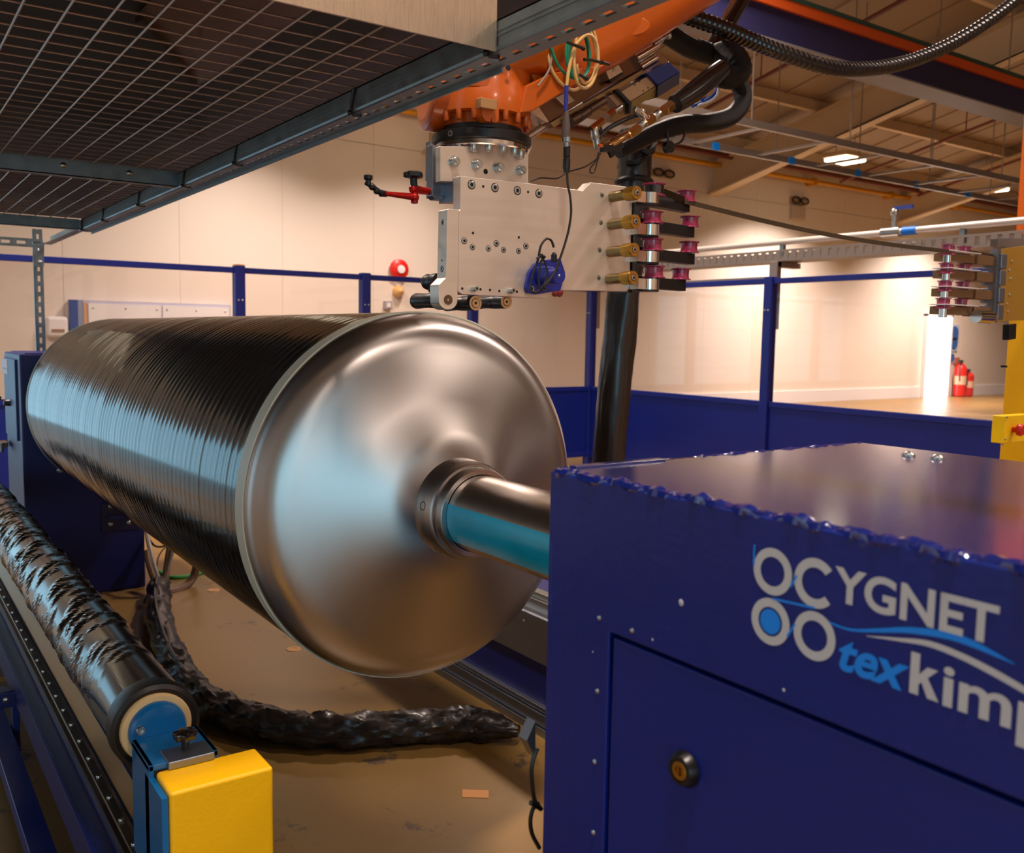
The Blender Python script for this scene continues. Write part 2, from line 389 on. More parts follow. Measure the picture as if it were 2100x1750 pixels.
# lamps
def lamp(p, label):
    t = thing('ceiling_lamp', label, 'lamp', p, 'high bay lamps')
    m = M(); m.box((p[0]-.36, p[1]-.3, p[2]-.03), (p[0]+.36, p[1]+.3, p[2]+.06)); P('housing', m, STEELCREAM, t, .02)
    m = M(); m.box((p[0]-.33, p[1]-.27, p[2]-.1), (p[0]+.33, p[1]+.27, p[2]-.03)); P('lens', m, LAMPW, t, .03)
    for s in (-.3, .3):
        m = M(); m.cyl((p[0]+s, p[1], p[2]+.05), (p[0]+s, p[1], roof(p[1])), .006, n=6); P('suspension_wire', m, GALV, t)
lamp(LAMPS_SEEN[0], 'glowing high bay lamp seen through the cable ladder, left one')
lamp(LAMPS_SEEN[1], 'glowing high bay lamp seen through the cable ladder, right one')
for p, w_ in zip(LAMPS, LAMP_AT): lamp(p, 'high bay lamp out of view, ' + w_)
t = thing('added_batten', 'long thin batten lamp, added out of view on the left to streak the drum', 'lamp', (-1, 12.6, 4.6))  # added unseen lamp, meant to reflect as a streak along the drum
m = M(); m.box((-2.8, 12.55, 4.6), (.9, 12.75, 4.68)); P('housing', m, STEELCREAM, t)
m = M(); m.cyl((-2.75, 12.62, 4.57), (.85, 12.62, 4.57), .035, n=12); P('tube', m, LAMPW, t)
for x in (-2.5, .6): m = M(); m.cyl((x, 12.65, 4.65), (x, 12.65, roof(12.65)), .006, n=6); P('suspension_wire', m, GALV, t)
# crane girder
g = thing('crane_girder', 'dark navy crane girder with an orange rail strip under the roof', 'crane girder', (15, 7.2, 5))
ZGI = 4.65; gb = [at(1528, 49, 'z', ZGI), at(2093, 234, 'z', ZGI)]; gy = (gb[0].y+gb[1].y)/2
def ZG(px, py): return at(px, py, 'y', gy).z
z_lo, z_mid, z_hi = ZGI, ZG(1800, 138), ZG(1800, 86); z_top = ZG(1800, 66)
m = M(); m.box((4, gy, ZGI+.06), (30, gy+.05, z_hi)); m.box((4, gy-.02, ZGI-.05), (30, gy+.3, ZGI+.06)); P('web', m, NAVY, g)
m = M(); m.box((4, gy-.06, ZGI-.07), (30, gy+.32, ZGI-.05)); P('bottom_flange', m, GIRG, g)
m = M(); m.box((4, gy-.04, z_hi), (30, gy+.06, z_top)); P('orange_rail', m, mat('rail_orange', (205, 82, 22), .5), g)
m = M(); m.box((4, gy-.05, z_top), (30, gy+.05, z_top+.05)); P('conductor_strip', m, mat('strip_green', (40, 70, 60), .5), g)
cp = at(2096, 300, 'x', 9.2)
m = M(); m.box((9.2, cp.y-.35, 0), (9.55, cp.y, 7.6)); m.box((9.1, cp.y-.37, 0), (9.65, cp.y+.02, .04))
one('crane_column', m, ORANGE, 'orange steel column at the right edge beyond the cable tray', 'column')

# ------------------------------------------------------------------ small things on the back wall
def wl(px, py, y=13.97): return at(px, py, 'y', y)
p = wl(817, 553); t = thing('fire_bell', 'round red fire bell on the cream wall', 'alarm bell', p)
m = M(); m.lathe((p.x, 14, p.z), (0, -1, 0), [(0, .1), (.03, .1), (.04, .17), (.09, .165), (.12, .12), (.13, .0001)], 24, cap=False); P('gong', m, REDP, t)
m = M(); m.lathe((p.x, 13.87, p.z), (0, -1, 0), [(0, .07), (.02, .065), (.025, .0001)], 16, cap=False); P('label_disc', m, WHITE, t)
p = wl(795, 626); t = thing('call_point', 'small grey and white switch box low on the wall under the bell', 'switch', p)
m = M(); m.box((p.x-.07, 13.93, p.z-.07), (p.x+.07, 14, p.z+.07)); P('box', m, mat('grey_box', (165, 158, 160), .5), t, .01)
m = M(); m.box((p.x-.035, 13.92, p.z-.035), (p.x+.035, 13.94, p.z+.035)); P('plate', m, WHITE, t)
p = wl(817, 598); t = thing('wall_beacon', 'cream coloured beacon fixed on the wall below the red bell', 'beacon', p)
m = M(); m.lathe((p.x, 14, p.z), (0, -1, 0), [(0, .1), (.05, .1), (.13, .06), (.16, .0001)], 14, cap=False); P('dome', m, CREAMC, t)
m = M(); m.lathe((p.x, 14, p.z+.16), (0, -1, 0), [(0, .07), (.03, .07), (.04, .0001)], 14, cap=False); P('base', m, WHITE, t)
p = wl(116, 672); t = thing('paper_dispenser', 'white rounded paper dispenser on the wall behind the slotted post', 'dispenser', p)
m = M(); m.box((p.x-.14, 13.86, p.z-.13), (p.x+.14, 14, p.z+.15)); P('case', m, WHITE, t, .05, seg=4)
m = M(); m.box((p.x-.08, 13.85, p.z-.06), (p.x+.08, 13.875, p.z-.02)); P('slot', m, mat('slot_brown', (150, 112, 90), .6), t)
# white framed board with a blue edge
a, b, c = wl(140, 615), wl(175, 617), wl(470, 640)
t = thing('wall_board', 'pale wall board with blue and orange edge strips behind the drum', 'board', (3.4, 14, 0))
zt = a.z
m = M(); m.box((a.x, 13.9, .4), (c.x, 13.99, zt)); P('carcass', m, mat('pale_blue_edge', (190, 190, 214), .5), t)
m = M(); m.box((a.x-.01, 13.86, .4), (a.x+.1, 13.91, zt)); P('blue_strip', m, mat('board_blue', (0, 66, 150), .5), t)
m = M(); m.box((a.x+.1, 13.87, .4), (a.x+.17, 13.91, zt)); P('grey_strip', m, mat('board_grey', (140, 152, 180), .5), t)
m = M(); m.box((b.x-.05, 13.87, .4), (b.x, 13.91, zt-.03)); P('orange_strip', m, mat('board_tan', (214, 168, 132), .5), t)
for x0, x1 in ((b.x+.02, (b.x+c.x)/2-.01), ((b.x+c.x)/2+.01, c.x-.03)):
    m = M(); m.box((x0, 13.88, .4), (x1, 13.905, zt-.04)); sh = P('white_sheet', m, WHITE, t)
    for xx in (x0+.06, (x0+x1)/2, x1-.06): I('fixing', DOME, sh, (xx, 13.88, zt-.1), FACE_Y, .015)
# emergency light fittings
for (px, py), lab in (((1637, 412), 'twin-headed emergency light with its box high on the wall, right of the sleeve'), ((1357, 356), 'twin-headed emergency light on the wall just right of the black sleeve')):
    p = wl(px, py); t = thing('emergency_light', lab, 'emergency light', p, 'emergency lights on the wall')
    m = M()
    for s in (-.15, .15): m.tube([(p.x+s+.13*math.cos(q*PI/10), 13.9, p.z+.07*math.sin(q*PI/10)) for q in range(21)], .02, 8)
    P('lamp_ring', m, BLACK, t)
    m = M(); m.box((p.x-.28, 13.95, p.z-.08), (p.x+.28, 14, p.z+.08)); P('back_plate', m, mat('plate_tan', (188, 160, 132), .6), t)
    if px > 1500: m = M(); m.box((p.x-.26, 13.9, p.z-.42), (p.x+.2, 14, p.z-.12)); P('battery_box', m, mat('batt_box', (190, 174, 160), .6), t, .01)
# safety signs beside the doorway
for (px, py), s, lab in (((1958, 684), .2, 'round blue safety sign beside the doorway, highest one'), ((1957, 705), .17, 'blue and white safety sign below the highest one'), ((1953, 734), .11, 'small blue sign by the doorway, lowest blue one')):
    p = wl(px, py); t = thing('safety_sign', lab, 'sign', p, 'signs by the doorway')
    m = M(); m.box((p.x-s*1.1, 13.975, p.z-s*1.2), (p.x+s*1.1, 13.999, p.z+s*1.2)); P('plate', m, mat('sign_pale', (196, 206, 224), .5), t)
    m = M(); m.lathe((p.x, 13.975, p.z), (0, -1, 0), [(0, s), (.006, s), (.006, .0001)], 18, cap=False); P('disc', m, mat('sign_blue', (40, 96, 178), .5), t)
p = wl(1962, 741); m = M(); m.box((p.x-.09, 13.93, p.z-.1), (p.x+.09, 14, p.z+.1)); m.box((p.x-.05, 13.91, p.z-.05), (p.x+.05, 13.94, p.z+.05)); one('alarm_button', m, mat('button_brown', (176, 92, 60), .5), 'small brownish alarm button box on the wall right of the doorway', 'button', bev=.01)
for px, py, h, lab in ((1966, 822, .95, 'tall red fire extinguisher standing nearest the bright doorway'), (1981, 830, .7, 'shorter red fire extinguisher with a pale label, right of the tall one')):
    p = wl(px, py, 13.75); xx = p.x
    t = thing('fire_extinguisher', lab, 'extinguisher', (xx, 13.75, 0), 'fire extinguishers by the doorway')
    m = M(); m.lathe((xx, 13.75, 0), (0, 0, 1), [(0, .13), (.03, .16), (h*.82, .16), (h*.92, .1), (h*.97, .045), (h, .04)], 18); P('cylinder', m, REDP, t)
    m = M(); m.box((xx-.12, 13.72, h), (xx+.06, 13.78, h+.05)); m.tube(spl([(xx+.03, 13.72, h), (xx-.2, 13.66, h-.1), (xx-.21, 13.64, h*.45)], 5), .018, 6); P('valve', m, BLACK, t)
    m = M(); m.lathe((xx, 13.75, h*.35), (0, 0, 1), [(0, .1605), (h*.25, .1605)], 18, cap=False); P('label_band', m, mat('ext_label', (226, 190, 160), .6), t)

# ------------------------------------------------------------------ blue guard fence with clear panes
FX, FY, FZ = 6.92, 8.1, 2.0
def zpane(y): return .86
PT = .87
def fpost(t, x, y, par_x):
    m = M(); m.box((x-.045, y-.045, 0), (x+.045, y+.045, FZ+.02)); o = P('post', m, FBLUE, t, .006)
    for s in (-.018, .018):
        d = (x+s, y-.046, 1.72) if par_x else (x-.046, y+s, 1.72)
        I('bolt', DOME, o, d, FACE_Y if par_x else FACE_X, .009)
def frail(t, nm, p0, p1, w, h): m = M(); m.bar(p0, p1, w, h); return P(nm, m, FBLUE, t, .004)
t = thing('guard_fence', 'blue guard fence with clear panes behind the drum, parallel to the cream wall', 'fence', (2.6, FY, 0), 'guard fence sides')
xs = [.42] + [at(a, 600, 'y', FY).x for a in (490, 748, 970)] + [at(1213, 640, 'y', FY).x]
FX = xs[-1]
for x in xs[:-1]: fpost(t, x, FY, True)
for a, b in zip(xs[:-1], xs[1:]):
    frail(t, 'top_rail', (a+.045, FY, FZ-.02), (b-.045, FY, FZ-.02), .045, .05)
    frail(t, 'middle_rail', (a+.045, FY, PT), (b-.045, FY, PT), .045, .05)
    frail(t, 'bottom_rail', (a+.045, FY, .12), (b-.045, FY, .12), .045, .05)
    m = M(); m.box((a+.045, FY-.004, PT+.02), (b-.045, FY+.004, FZ-.04)); P('pane', m, PANE, t)
    m = M(); m.box((a+.05, FY-.012, .12), (b-.05, FY+.004, PT)); P('panel', m, FBLUE, t)
p = V((xs[1], FY-.05, FZ+.03)); m = M(); m.box((p.x-.04, FY-.04, FZ+.02), (p.x+.04, FY+.04, FZ+.03)); P('post_cap', m, PIPEY, t)
t = thing('guard_fence', 'blue guard fence with clear panes on the right, running towards the camera', 'fence', (FX, 4, 0), 'guard fence sides')
ys = [FY] + [at(1576, 700, 'x', FX).y]; stepy = ys[0]-ys[1]; ys += [ys[1]-stepy, ys[1]-2*stepy]
for y in ys: fpost(t, FX, y, False)
for a, b in zip(ys[:-1], ys[1:]):
    frail(t, 'top_rail', (FX, a-.045, FZ-.02), (FX, b+.045, FZ-.02), .045, .05)
    frail(t, 'middle_rail', (FX, a-.045, PT), (FX, b+.045, PT), .045, .05)
    frail(t, 'bottom_rail', (FX, a-.045, .12), (FX, b+.045, .12), .045, .05)
    m = M(); m.box((FX-.004, b+.045, PT+.02), (FX+.004, a-.045, FZ-.04)); P('pane', m, PANE, t)
    m = M(); m.box((FX-.012, b+.05, .12), (FX+.004, a-.05, PT)); P('panel', m, FBLUE, t)
# perforated tray and air pipe above the right fence
TX = FX+.08
za, zb = at(1980, 482, 'x', TX).z, at(1980, 510, 'x', TX).z
t = thing('cable_tray', 'perforated grey cable tray carried on brackets above the right guard fence', 'cable tray', (TX, 4, za))
m = M(); m.box((TX-.02, -1, zb), (TX-.012, 9.4, zb+.018)); m.box((TX-.02, -1, za-.018), (TX-.012, 9.4, za)); m.box((TX-.012, -1, zb), (TX+.25, 9.4, zb+.006)); m.box((TX+.24, -1, zb), (TX+.25, 9.4, za))
P('tray_body', m, LADD, t)
m = M()
yy = -1
while yy < 9.4: m.box((TX-.02, yy, zb+.017), (TX-.012, yy+.05, za-.017)); yy += .085
P('perforated_web', m, LADD, t, kind='stuff')
for y in ys[:3]:
    m = M(); m.box((TX-.03, y-.02, 1.55), (TX+.03, y+.07, zb)); m.box((TX-.02, y-.02, zb-.05), (TX+.3, y+.07, zb)); P('bracket', m, LADD, t, .004)
m = M(); m.bar((TX+.02, ys[1]+.0, zb-.16), (TX+.02, ys[1]+2.4, zb-.16), .05, .06); P('support_channel', m, LADD, t)
zp = at(1980, 463, 'x', TX+.1).z
t = thing('air_pipe', 'pale compressed air pipe with a blue-handled valve above the cable tray', 'pipe', (TX+.1, 4, zp))
m = M(); m.cyl((TX+.1, -1, zp), (TX+.1, 9.5, zp), .028, n=12); P('pipe', m, mat('pale_pipe', (210, 200, 190), .35, .3), t)
pv = at(1832, 478, 'x', TX+.1)
m = M(); m.cyl((TX+.1, pv.y, zp), (TX+.1, pv.y, zp+.16), .02, n=10); m.cyl((TX+.1, pv.y-.06, zp), (TX+.1, pv.y+.1, zp), .042, n=12); m.sph((TX+.1, pv.y, zp+.16), .035, 10); P('valve_body', m, STEEL, t)
m = M(); m.bar((TX+.1, pv.y, zp+.19), (TX+.1, pv.y-.16, zp+.19), .03, .03); P('valve_handle', m, mat('handle_blue', (40, 60, 140), .5), t)
pb = at(1866, 471, 'x', TX+.1)
m = M(); m.cyl((TX+.1, pb.y-.06, zp), (TX+.1, pb.y+.06, zp), .034, n=12); P('blue_band', m, mat('band_blue', (0, 120, 230), .5), t)
for k in range(4): m = M(); m.box((TX+.08, ys[0]-.8-k*1.7, za-.05), (TX+.12, ys[0]-.76-k*1.7, zp)); P('pipe_clip', m, GALV, t)

# ------------------------------------------------------------------ drum (mandrel) with its wound tow
AX, AZ, R = 1.115, 1.053, .45
O = (AX, 0, AZ); AY = (0, 1, 0)
dr = thing('winding_drum', 'big horizontal drum wound with glossy black tow, bare metal end cap and shaft', 'drum', (AX, 3.6, AZ))
def helix_tow(y0, y1, pitch, nth=150):
    nb = int((y1-y0)/pitch)+3; fr = (.02, .06, .1, .52, .58, .9, .94, .98)
    S = np.array([k+f for k in range(-1, nb) for f in fr])
    K = np.floor(S).astype(int); F = S-K
    tilt = rng.normal(.0011, .0002, nb+4); step = rng.normal(0, .0001, nb+4); bow = rng.normal(.0007, .0002, nb+4)
    rr = R + step[K+1] + tilt[K+1]*(F-.5) + bow[K+1]*np.where(F > .55, 1-(F-.58)*1.2, F*.6)*.8
    rr = np.where((F < .05) | (F > .95), rr-.003, rr)
    th = np.linspace(0, 2*PI, nth+1) + .5
    y = y0 + pitch*(S[:, None] - (th[None, :]-.5)/(2*PI)); y = np.clip(y, y0, y1)
    x = AX + rr[:, None]*np.sin(th)[None, :]; z = AZ - rr[:, None]*np.cos(th)[None, :]
    x, z = np.broadcast_to(x, y.shape), np.broadcast_to(z, y.shape)
    v = np.stack([x, y, z], -1).reshape(-1, 3); n = nth+1
    i, j = np.meshgrid(np.arange(len(S)-1), np.arange(nth), indexing='ij')
    a = (i*n+j).ravel(); f = np.stack([a, a+n, a+n+1, a+1], -1)
    m = M(); m.v = v.tolist(); m.f = f.tolist(); m.s = [True]*len(m.f); m.m = [0]*len(m.f); return m
P('wound_tow', helix_tow(2.012, 5.2, .041), CARBON, dr, label='glossy black wound tow in narrow overlapping turns')
m = M(); m.lathe(O, AY, [(1.966, .40), (1.966, .4525), (2.014, .4525), (2.014, .40)], 120); P('end_ring', m, RINGW, dr, label='pale ring at the near rim')
m = M(); m.lathe(O, AY, [(5.2, .4), (5.2, .452), (5.235, .452), (5.235, .4)], 96); P('end_ring', m, RINGW, dr)
prof = [(1.985, .4505), (1.965, .4495), (1.955, .4445), (1.944, .436), (1.932, .423), (1.922, .407), (1.913, .388), (1.904, .362), (1.89, .318), (1.86, .25), (1.8285, .178), (1.802, .116), (1.8, .105)]
m = M(); m.lathe(O, AY, prof, 128, cap=False); P('end_cap', m, CAPM, dr, label='blank metal end cap, shallow cone')
m = M(); m.lathe(O, AY, [(5.23, .44), (5.28, .3), (5.33, .1)], 64); P('far_cap', m, CAPM, dr)
m = M(); m.lathe(O, AY, [(1.81, .117), (1.80, .115), (1.745, .112), (1.738, .107), (1.736, .1)], 96, cap=False); hub = P('hub_flange', m, CAPM, dr)
for k in range(6):
    q = math.radians(9+60*k); n_ = V((-math.cos(q), -.06, math.sin(q))).normalized()
    pos = V((AX, 1.771, AZ))+V((-math.cos(q), 0, math.sin(q)))*.1125
    m = M(); m.lathe(pos-n_*.002, n_, [(0, .0105), (.0035, .0105), (.0035, .0085), (.0005, .008), (.0005, .0001)], 16, cap=False)
    P('bolt_recess', m, DSTEEL, hub)
m = M(); m.lathe(O, AY, [(1.74, .1015), (1.716, .1015), (1.711, .0985), (1.711, .088)], 96, cap=False); P('collar', m, CAPM, dr)
m = M(); m.lathe(O, AY, [(.985, .0865), (1.75, .0865)], 80); sh = P('shaft', m, SHAFTM, dr)
m = M(); nn = 22; ys_ = (.985, 1.712)
vs = []; 
for y in ys_:
    for k in range(nn+1):
        q = math.radians(-7+ (60)*k/nn - 33); vs.append((AX-.0871*math.cos(q), y, AZ+.0871*math.sin(q)))
m.add(vs, [(k, k+1, nn+2+k, nn+1+k) for k in range(nn)], True); P('blue_film', m, FILMB, sh, label='glossy cyan film strip along the shaft')

# ------------------------------------------------------------------ tailstock cabinet with the logo
CX0, CX1, CY, CZ = .766, 1.463, 1.0, 1.27
cb = thing('tailstock_cabinet', 'large blue steel cabinet in front, with ring logo and a locked door', 'cabinet', (1.1, .1, 0))
m = M(); m.box((CX0+.024, -.9, .0), (CX1, CY-.02, CZ-.02)); P('core', m, DBLUE, cb)
m = M(); m.prism([(CX0, .8695, 0), (CX0, CY, 0), (CX0, CY, CZ-.004), (CX0, -.9, CZ-.004), (CX0, -.9, 1.0755), (CX0, .8695, 1.0755)], (.03, 0, 0)); P('side_panel', m, BLUE, cb, .0025)
m = M(); m.box((CX0+.004, CY-.03, 0), (CX1, CY, .96)); m.box((CX0+.004, CY-.03, 1.15), (CX1, CY, CZ-.004)); m.box((CX0+.004, CY-.03, .96), (AX-.1, CY, 1.15)); m.box((AX+.1, CY-.03, .96), (CX1, CY, 1.15)); P('end_panel', m, BLUE, cb)
m = M(); m.box((CX0+.008, -.9, CZ-.02), (CX1, CY-.006, CZ)); P('top_plate', m, BLUETOP, cb, .003)
def bead(p0, p1, r, n, seed, amp=.35):
    p0, p1 = V(p0), V(p1); g_ = np.random.default_rng(seed); m = M(); ph = g_.random(8)*6
    def rad(t, i):
        u = t*(p1-p0).length*1000
        return [r*(1+amp*(.6*math.sin(u/7+ph[0]+k*.5+2*math.sin(u/23))+.5*math.sin(u/11.3+ph[1]-k*.8)+.35*math.sin(u/3.7+ph[2]+k*1.3))) for k in range(8)]
    pts = [p0.lerp(p1, i/n) + V((math.sin(i*.37+ph[3])*r*.12, 0, math.sin(i*.23+ph[4])*r*.15)) for i in range(n+1)]
    m.tube(pts, rad, 8); return m
P('weld_bead', bead((CX0+.008, CY-.01, CZ-.006), (CX0+.008, -.9, CZ-.006), .0085, 420, 3, .3), BLUETOP, cb, label='lumpy painted weld along the top edge')
P('weld_bead', bead((CX0+.012, CY-.006, CZ-.003), (CX1, CY-.006, CZ-.003), .0045, 90, 4, .3), BLUETOP, cb)
P('weld_bead', bead((CX0+.006, CY-.007, CZ-.01), (CX0+.006, CY-.007, .2), .006, 60, 5, .08), BLUE, cb)
m = M(); m.box((CX0+.03, CY-.02, CZ-.002), (CX0+.2, CY-.004, CZ+.003)); P('lip_strip', m, BLUETOP, cb, .001)
m = M(); m.box((CX0+.0015, -.88, .05), (CX0+.022, .8635, 1.0705)); dor = P('door', m, BLUE, cb, .003)
lk = at(1405, 1577, 'x', CX0)
m = M(); m.lathe((CX0+.002, lk.y, lk.z), (-1, 0, 0), [(0, .0215), (.004, .0215), (.012, .017), (.0125, .013), (.0125, .0118)], 32, cap=False); P('lock_collar', m, BLACK, dor)
m = M(); m.lathe((CX0+.002, lk.y, lk.z), (-1, 0, 0), [(0, .0115), (.0118, .0115), (.0128, .0105), (.0128, .006), (.0105, .0055), (.0105, .0001)], 28, cap=False); m.box((CX0-.0125, lk.y-.001, lk.z-.006), (CX0-.0095, lk.y+.001, lk.z+.006)); P('lock_cylinder', m, BRASS, dor)
for yy, zz in ((.8888, 1.0887), (.8264, 1.0892), (.8887, .9909), (.8902, .8941), (.889, .797)): I('dome_bolt', DOME, cb, (CX0, yy, zz), FACE_X, .0036)
for xx, yy in ((1.363, .839), (1.371, .795)): I('dome_bolt', DOME, cb, (xx, yy, CZ), FACE_UP, .0105)
for yy, zz, s in ((.745, 1.145, .004), (.79, 1.088, .0016), (.595, 1.09, .0018), (.9, 1.04, .0012)):
    m = M(); m.sph((CX0, yy, zz), s, 8, (.12, 1, 1.1)); P('paint_chip', m, TEXTG, cb)
# logo, flat vinyl on the side panel
LX = CX0-.0006
def ring(cy, cz, ro, ri, a0=0, a1=360, n=48):
    m = M(); vs = []; N_ = n+1
    for i in range(N_):
        q = math.radians(a0+(a1-a0)*i/n); c, s = math.cos(q), math.sin(q)
        vs += [(LX, cy-ro*c, cz+ro*s), (LX, cy-ri*c, cz+ri*s)]
    return m.add(vs, [(2*i, 2*i+1, 2*i+3, 2*i+2) for i in range(n)])
def strip(pts):  # (y, z, half width)
    m = M(); vs = []
    for i, (y, z, h) in enumerate(pts):
        a = pts[max(i-1, 0)]; b = pts[min(i+1, len(pts)-1)]; d = V((0, b[0]-a[0], b[1]-a[1])).normalized(); nrm = V((0, -d.z, d.y))
        vs += [(LX-.0002, y+nrm.y*h, z+nrm.z*h), (LX-.0002, y-nrm.y*h, z-nrm.z*h)]
    return m.add(vs, [(2*i, 2*i+1, 2*i+3, 2*i+2) for i in range(len(pts)-1)])
def cr(pts, k=8):
    return [(p.x, p.y, p.z) for p in spl(pts, k)]
P('logo_ring', ring(.6158, 1.2105, .0248, .0155), TEXTG, cb); P('logo_ring', ring(.6158, 1.1572, .0248, .0155), TEXTG, cb); P('logo_ring', ring(.561, 1.1572, .0248, .0155), TEXTG, cb)
P('logo_disc', ring(.6158, 1.1572, .0132, .0001, 0, 360), TEXTB, cb)
P('logo_letter', ring(.563, 1.2105, .0252, .0158, 42, 318), TEXTG, cb)
for pts in ([(.6405, 1.2345, .0012), (.6405, 1.212, .0012)], [(.592, 1.2, .0012), (.585, 1.2135, .0012)], [(.614, 1.1822, .0012), (.562, 1.1856, .0012)], [(.5935, 1.1475, .0012), (.5845, 1.163, .0012)]):
    P('logo_line', strip(pts), TEXTB, cb)
P('logo_swoosh', strip(cr([(.5445, 1.1755, .0009), (.52, 1.175, .0012), (.49, 1.1826, .0019), (.4604, 1.191, .0028), (.425, 1.1962, .0034), (.4, 1.195, .003), (.366, 1.1885, .0004)])), TEXTB, cb)
P('logo_swoosh', strip(cr([(.503, 1.1735, .0003), (.47, 1.1795, .0016), (.44, 1.184, .0027), (.41, 1.1815, .003), (.38, 1.1755, .0032), (.345, 1.1665, .0026), (.3, 1.158, .0004)])), TEXTG, cb)
def word(s, y0, y1, z0, z1, mt, bold=0, shear=0, ref=None):
    c = bpy.data.curves.new('word', 'FONT'); c.body = s; c.offset = bold; c.shear = shear; c.size = 1; c.resolution_u = 6
    o = bpy.data.objects.new('word', c); COL.objects.link(o)
    me = bpy.data.meshes.new_from_object(o.evaluated_get(bpy.context.evaluated_depsgraph_get())); bpy.data.objects.remove(o)
    a = np.array([v.co[:] for v in me.vertices]); lo = a.min(0); hi = a.max(0); b0, b1 = (lo[1], hi[1]) if ref is None else ref
    m = M(); m.v = [(LX-.0003, y0+(v[0]-lo[0])/(hi[0]-lo[0])*(y1-y0), z0+(v[1]-b0)/(b1-b0)*(z1-z0)) for v in a]
    m.f = [tuple(p.vertices) for p in me.polygons]; m.s = [False]*len(m.f); m.m = [0]*len(m.f)
    bpy.data.meshes.remove(me); return P('logo_word', m, mt, cb)
word('YGNET', .5405, .381, 1.1985, 1.2335, TEXTG, .026)
word('tex', .5315, .4575, 1.1342, 1.167, TEXTB, .03, .25, ref=(0, .68))
m = M()
for q in (((.4568, 1.1342), (.4480, 1.1342), (.4480, 1.1725), (.4568, 1.1725)), ((.4500, 1.1425), (.4490, 1.1525), (.4407, 1.1622), (.4305, 1.1622)), ((.4475, 1.1515), (.4415, 1.1555), (.4285, 1.1342), (.4392, 1.1342))):
    m.add([(LX-.0003-.00003*len(m.f), a, b) for a, b in q], [(0, 1, 2, 3)])
P('logo_word', m, TEXTG, cb)
word('imp', at(1934, 1420, 'x', CX0).y, .3315, 1.1342, 1.1725, TEXTG, .022, 0, ref=(0, .73))
# small cable clipped to the cabinet end
t = thing('looped_cable', 'thin black cable in two loops on the edge of the blue cabinet', 'cable', (.76, 1.03, .8))
def cbp(*l): return [at(a, b, 'y', 1.03) for a, b in l]
m = M(); m.tube(spl(cbp((1102, 1535), (1093, 1560), (1090, 1590), (1096, 1640), (1110, 1660), (1096, 1655), (1088, 1680), (1091, 1710), (1106, 1740)), 6), .0032, 8); P('cable', m, BLACK, t)
m = M(); m.tube(cbp((1088, 1647), (1104, 1650)), .004, 8); P('cable_tie', m, BLACK, t)
p = cbp((1080, 1520), (1098, 1480), (1098, 1555)); m = M(); m.prism(p, (0, .02, 0)); one('cable_bracket', m, ALUD, 'small grey metal bracket at the cabinet edge above the cable loops', 'bracket')

# ------------------------------------------------------------------ headstock cabinet at the far end of the drum
HY = 5.38
hx0, hx1, hz = at(42, 800, 'y', HY).x, at(299, 1200, 'y', HY).x, at(60, 727, 'y', HY).z
hs = thing('headstock_cabinet', 'tall dark blue drive cabinet at the far left end of the drum', 'cabinet', ((hx0+hx1)/2, HY+.3, 0))
m = M(); m.box((hx0, HY, .0), (hx1, HY+.62, hz)); P('body', m, DBLUE, hs, .008)
m = M(); m.box((hx0-.012, HY+.1, .85), (hx0+.002, HY+.56, hz-.03)); P('side_cover', m, DBLUE, hs, .003)
m = M(); m.box((hx0+.03, HY+.04, hz-.002), (hx1-.03, HY+.58, hz+.006)); P('top_cover', m, DBLUE, hs, .002)
p = at(122, 965, 'y', HY); I('dome_bolt', DOME, hs, p, FACE_Y, .014)
a, b = at(206, 1032, 'y', HY), at(285, 1085, 'y', HY)
m = M(); m.box((a.x, HY-.012, b.z), (b.x, HY, a.z)); pl = P('handle_plate', m, mat('handle_navy', (24, 24, 66), .4), hs, .004)
m = M(); m.bar((a.x+.03, HY-.02, (a.z+b.z)/2), (b.x-.03, HY-.02, (a.z+b.z)/2), .012, .02); P('pull_lip', m, DBLUE, pl)
for px, py in ((226, 1038), (226, 1074), (263, 1071), (263, 1036)): I('dome_bolt', DOME, pl, V((at(px, py, 'y', HY).x, HY-.012, at(px, py, 'y', HY).z)), FACE_Y, .013)
def hp(px, py): return at(px, py, 'x', hx0-.012)
for px, py in ((2, 816), (20, 826)):
    p = hp(px, py); m = M(); m.lathe(p, (-1, 0, 0), [(0, .02), (.02, .018), (.03, .012), (.03, .0001)], 14, cap=False); P('knob', m, BLACK, hs)
p0, p1 = hp(3, 735), hp(16, 768)
m = M(); m.box((hx0-.0135, p1.y, p1.z), (hx0-.012, p0.y, p0.z)); P('warning_sticker', m, mat('sticker', (178, 186, 204), .5), hs)
m = M(); m.box((hx0-.0145, p1.y+.02, p1.z+.03), (hx0-.0134, p0.y-.03, p0.z-.05)); P('sticker_mark', m, mat('stickmark', (40, 70, 130), .5), hs)
p = hp(14, 905); m = M(); m.box((hx0-.05, p.y-.05, p.z-.03), (hx0-.01, p.y+.06, p.z+.0)); m.box((hx0-.05, p.y-.07, p.z-.055), (hx0-.035, p.y-.02, p.z-.0)); P('latch', m, DSTEEL, hs, .004)

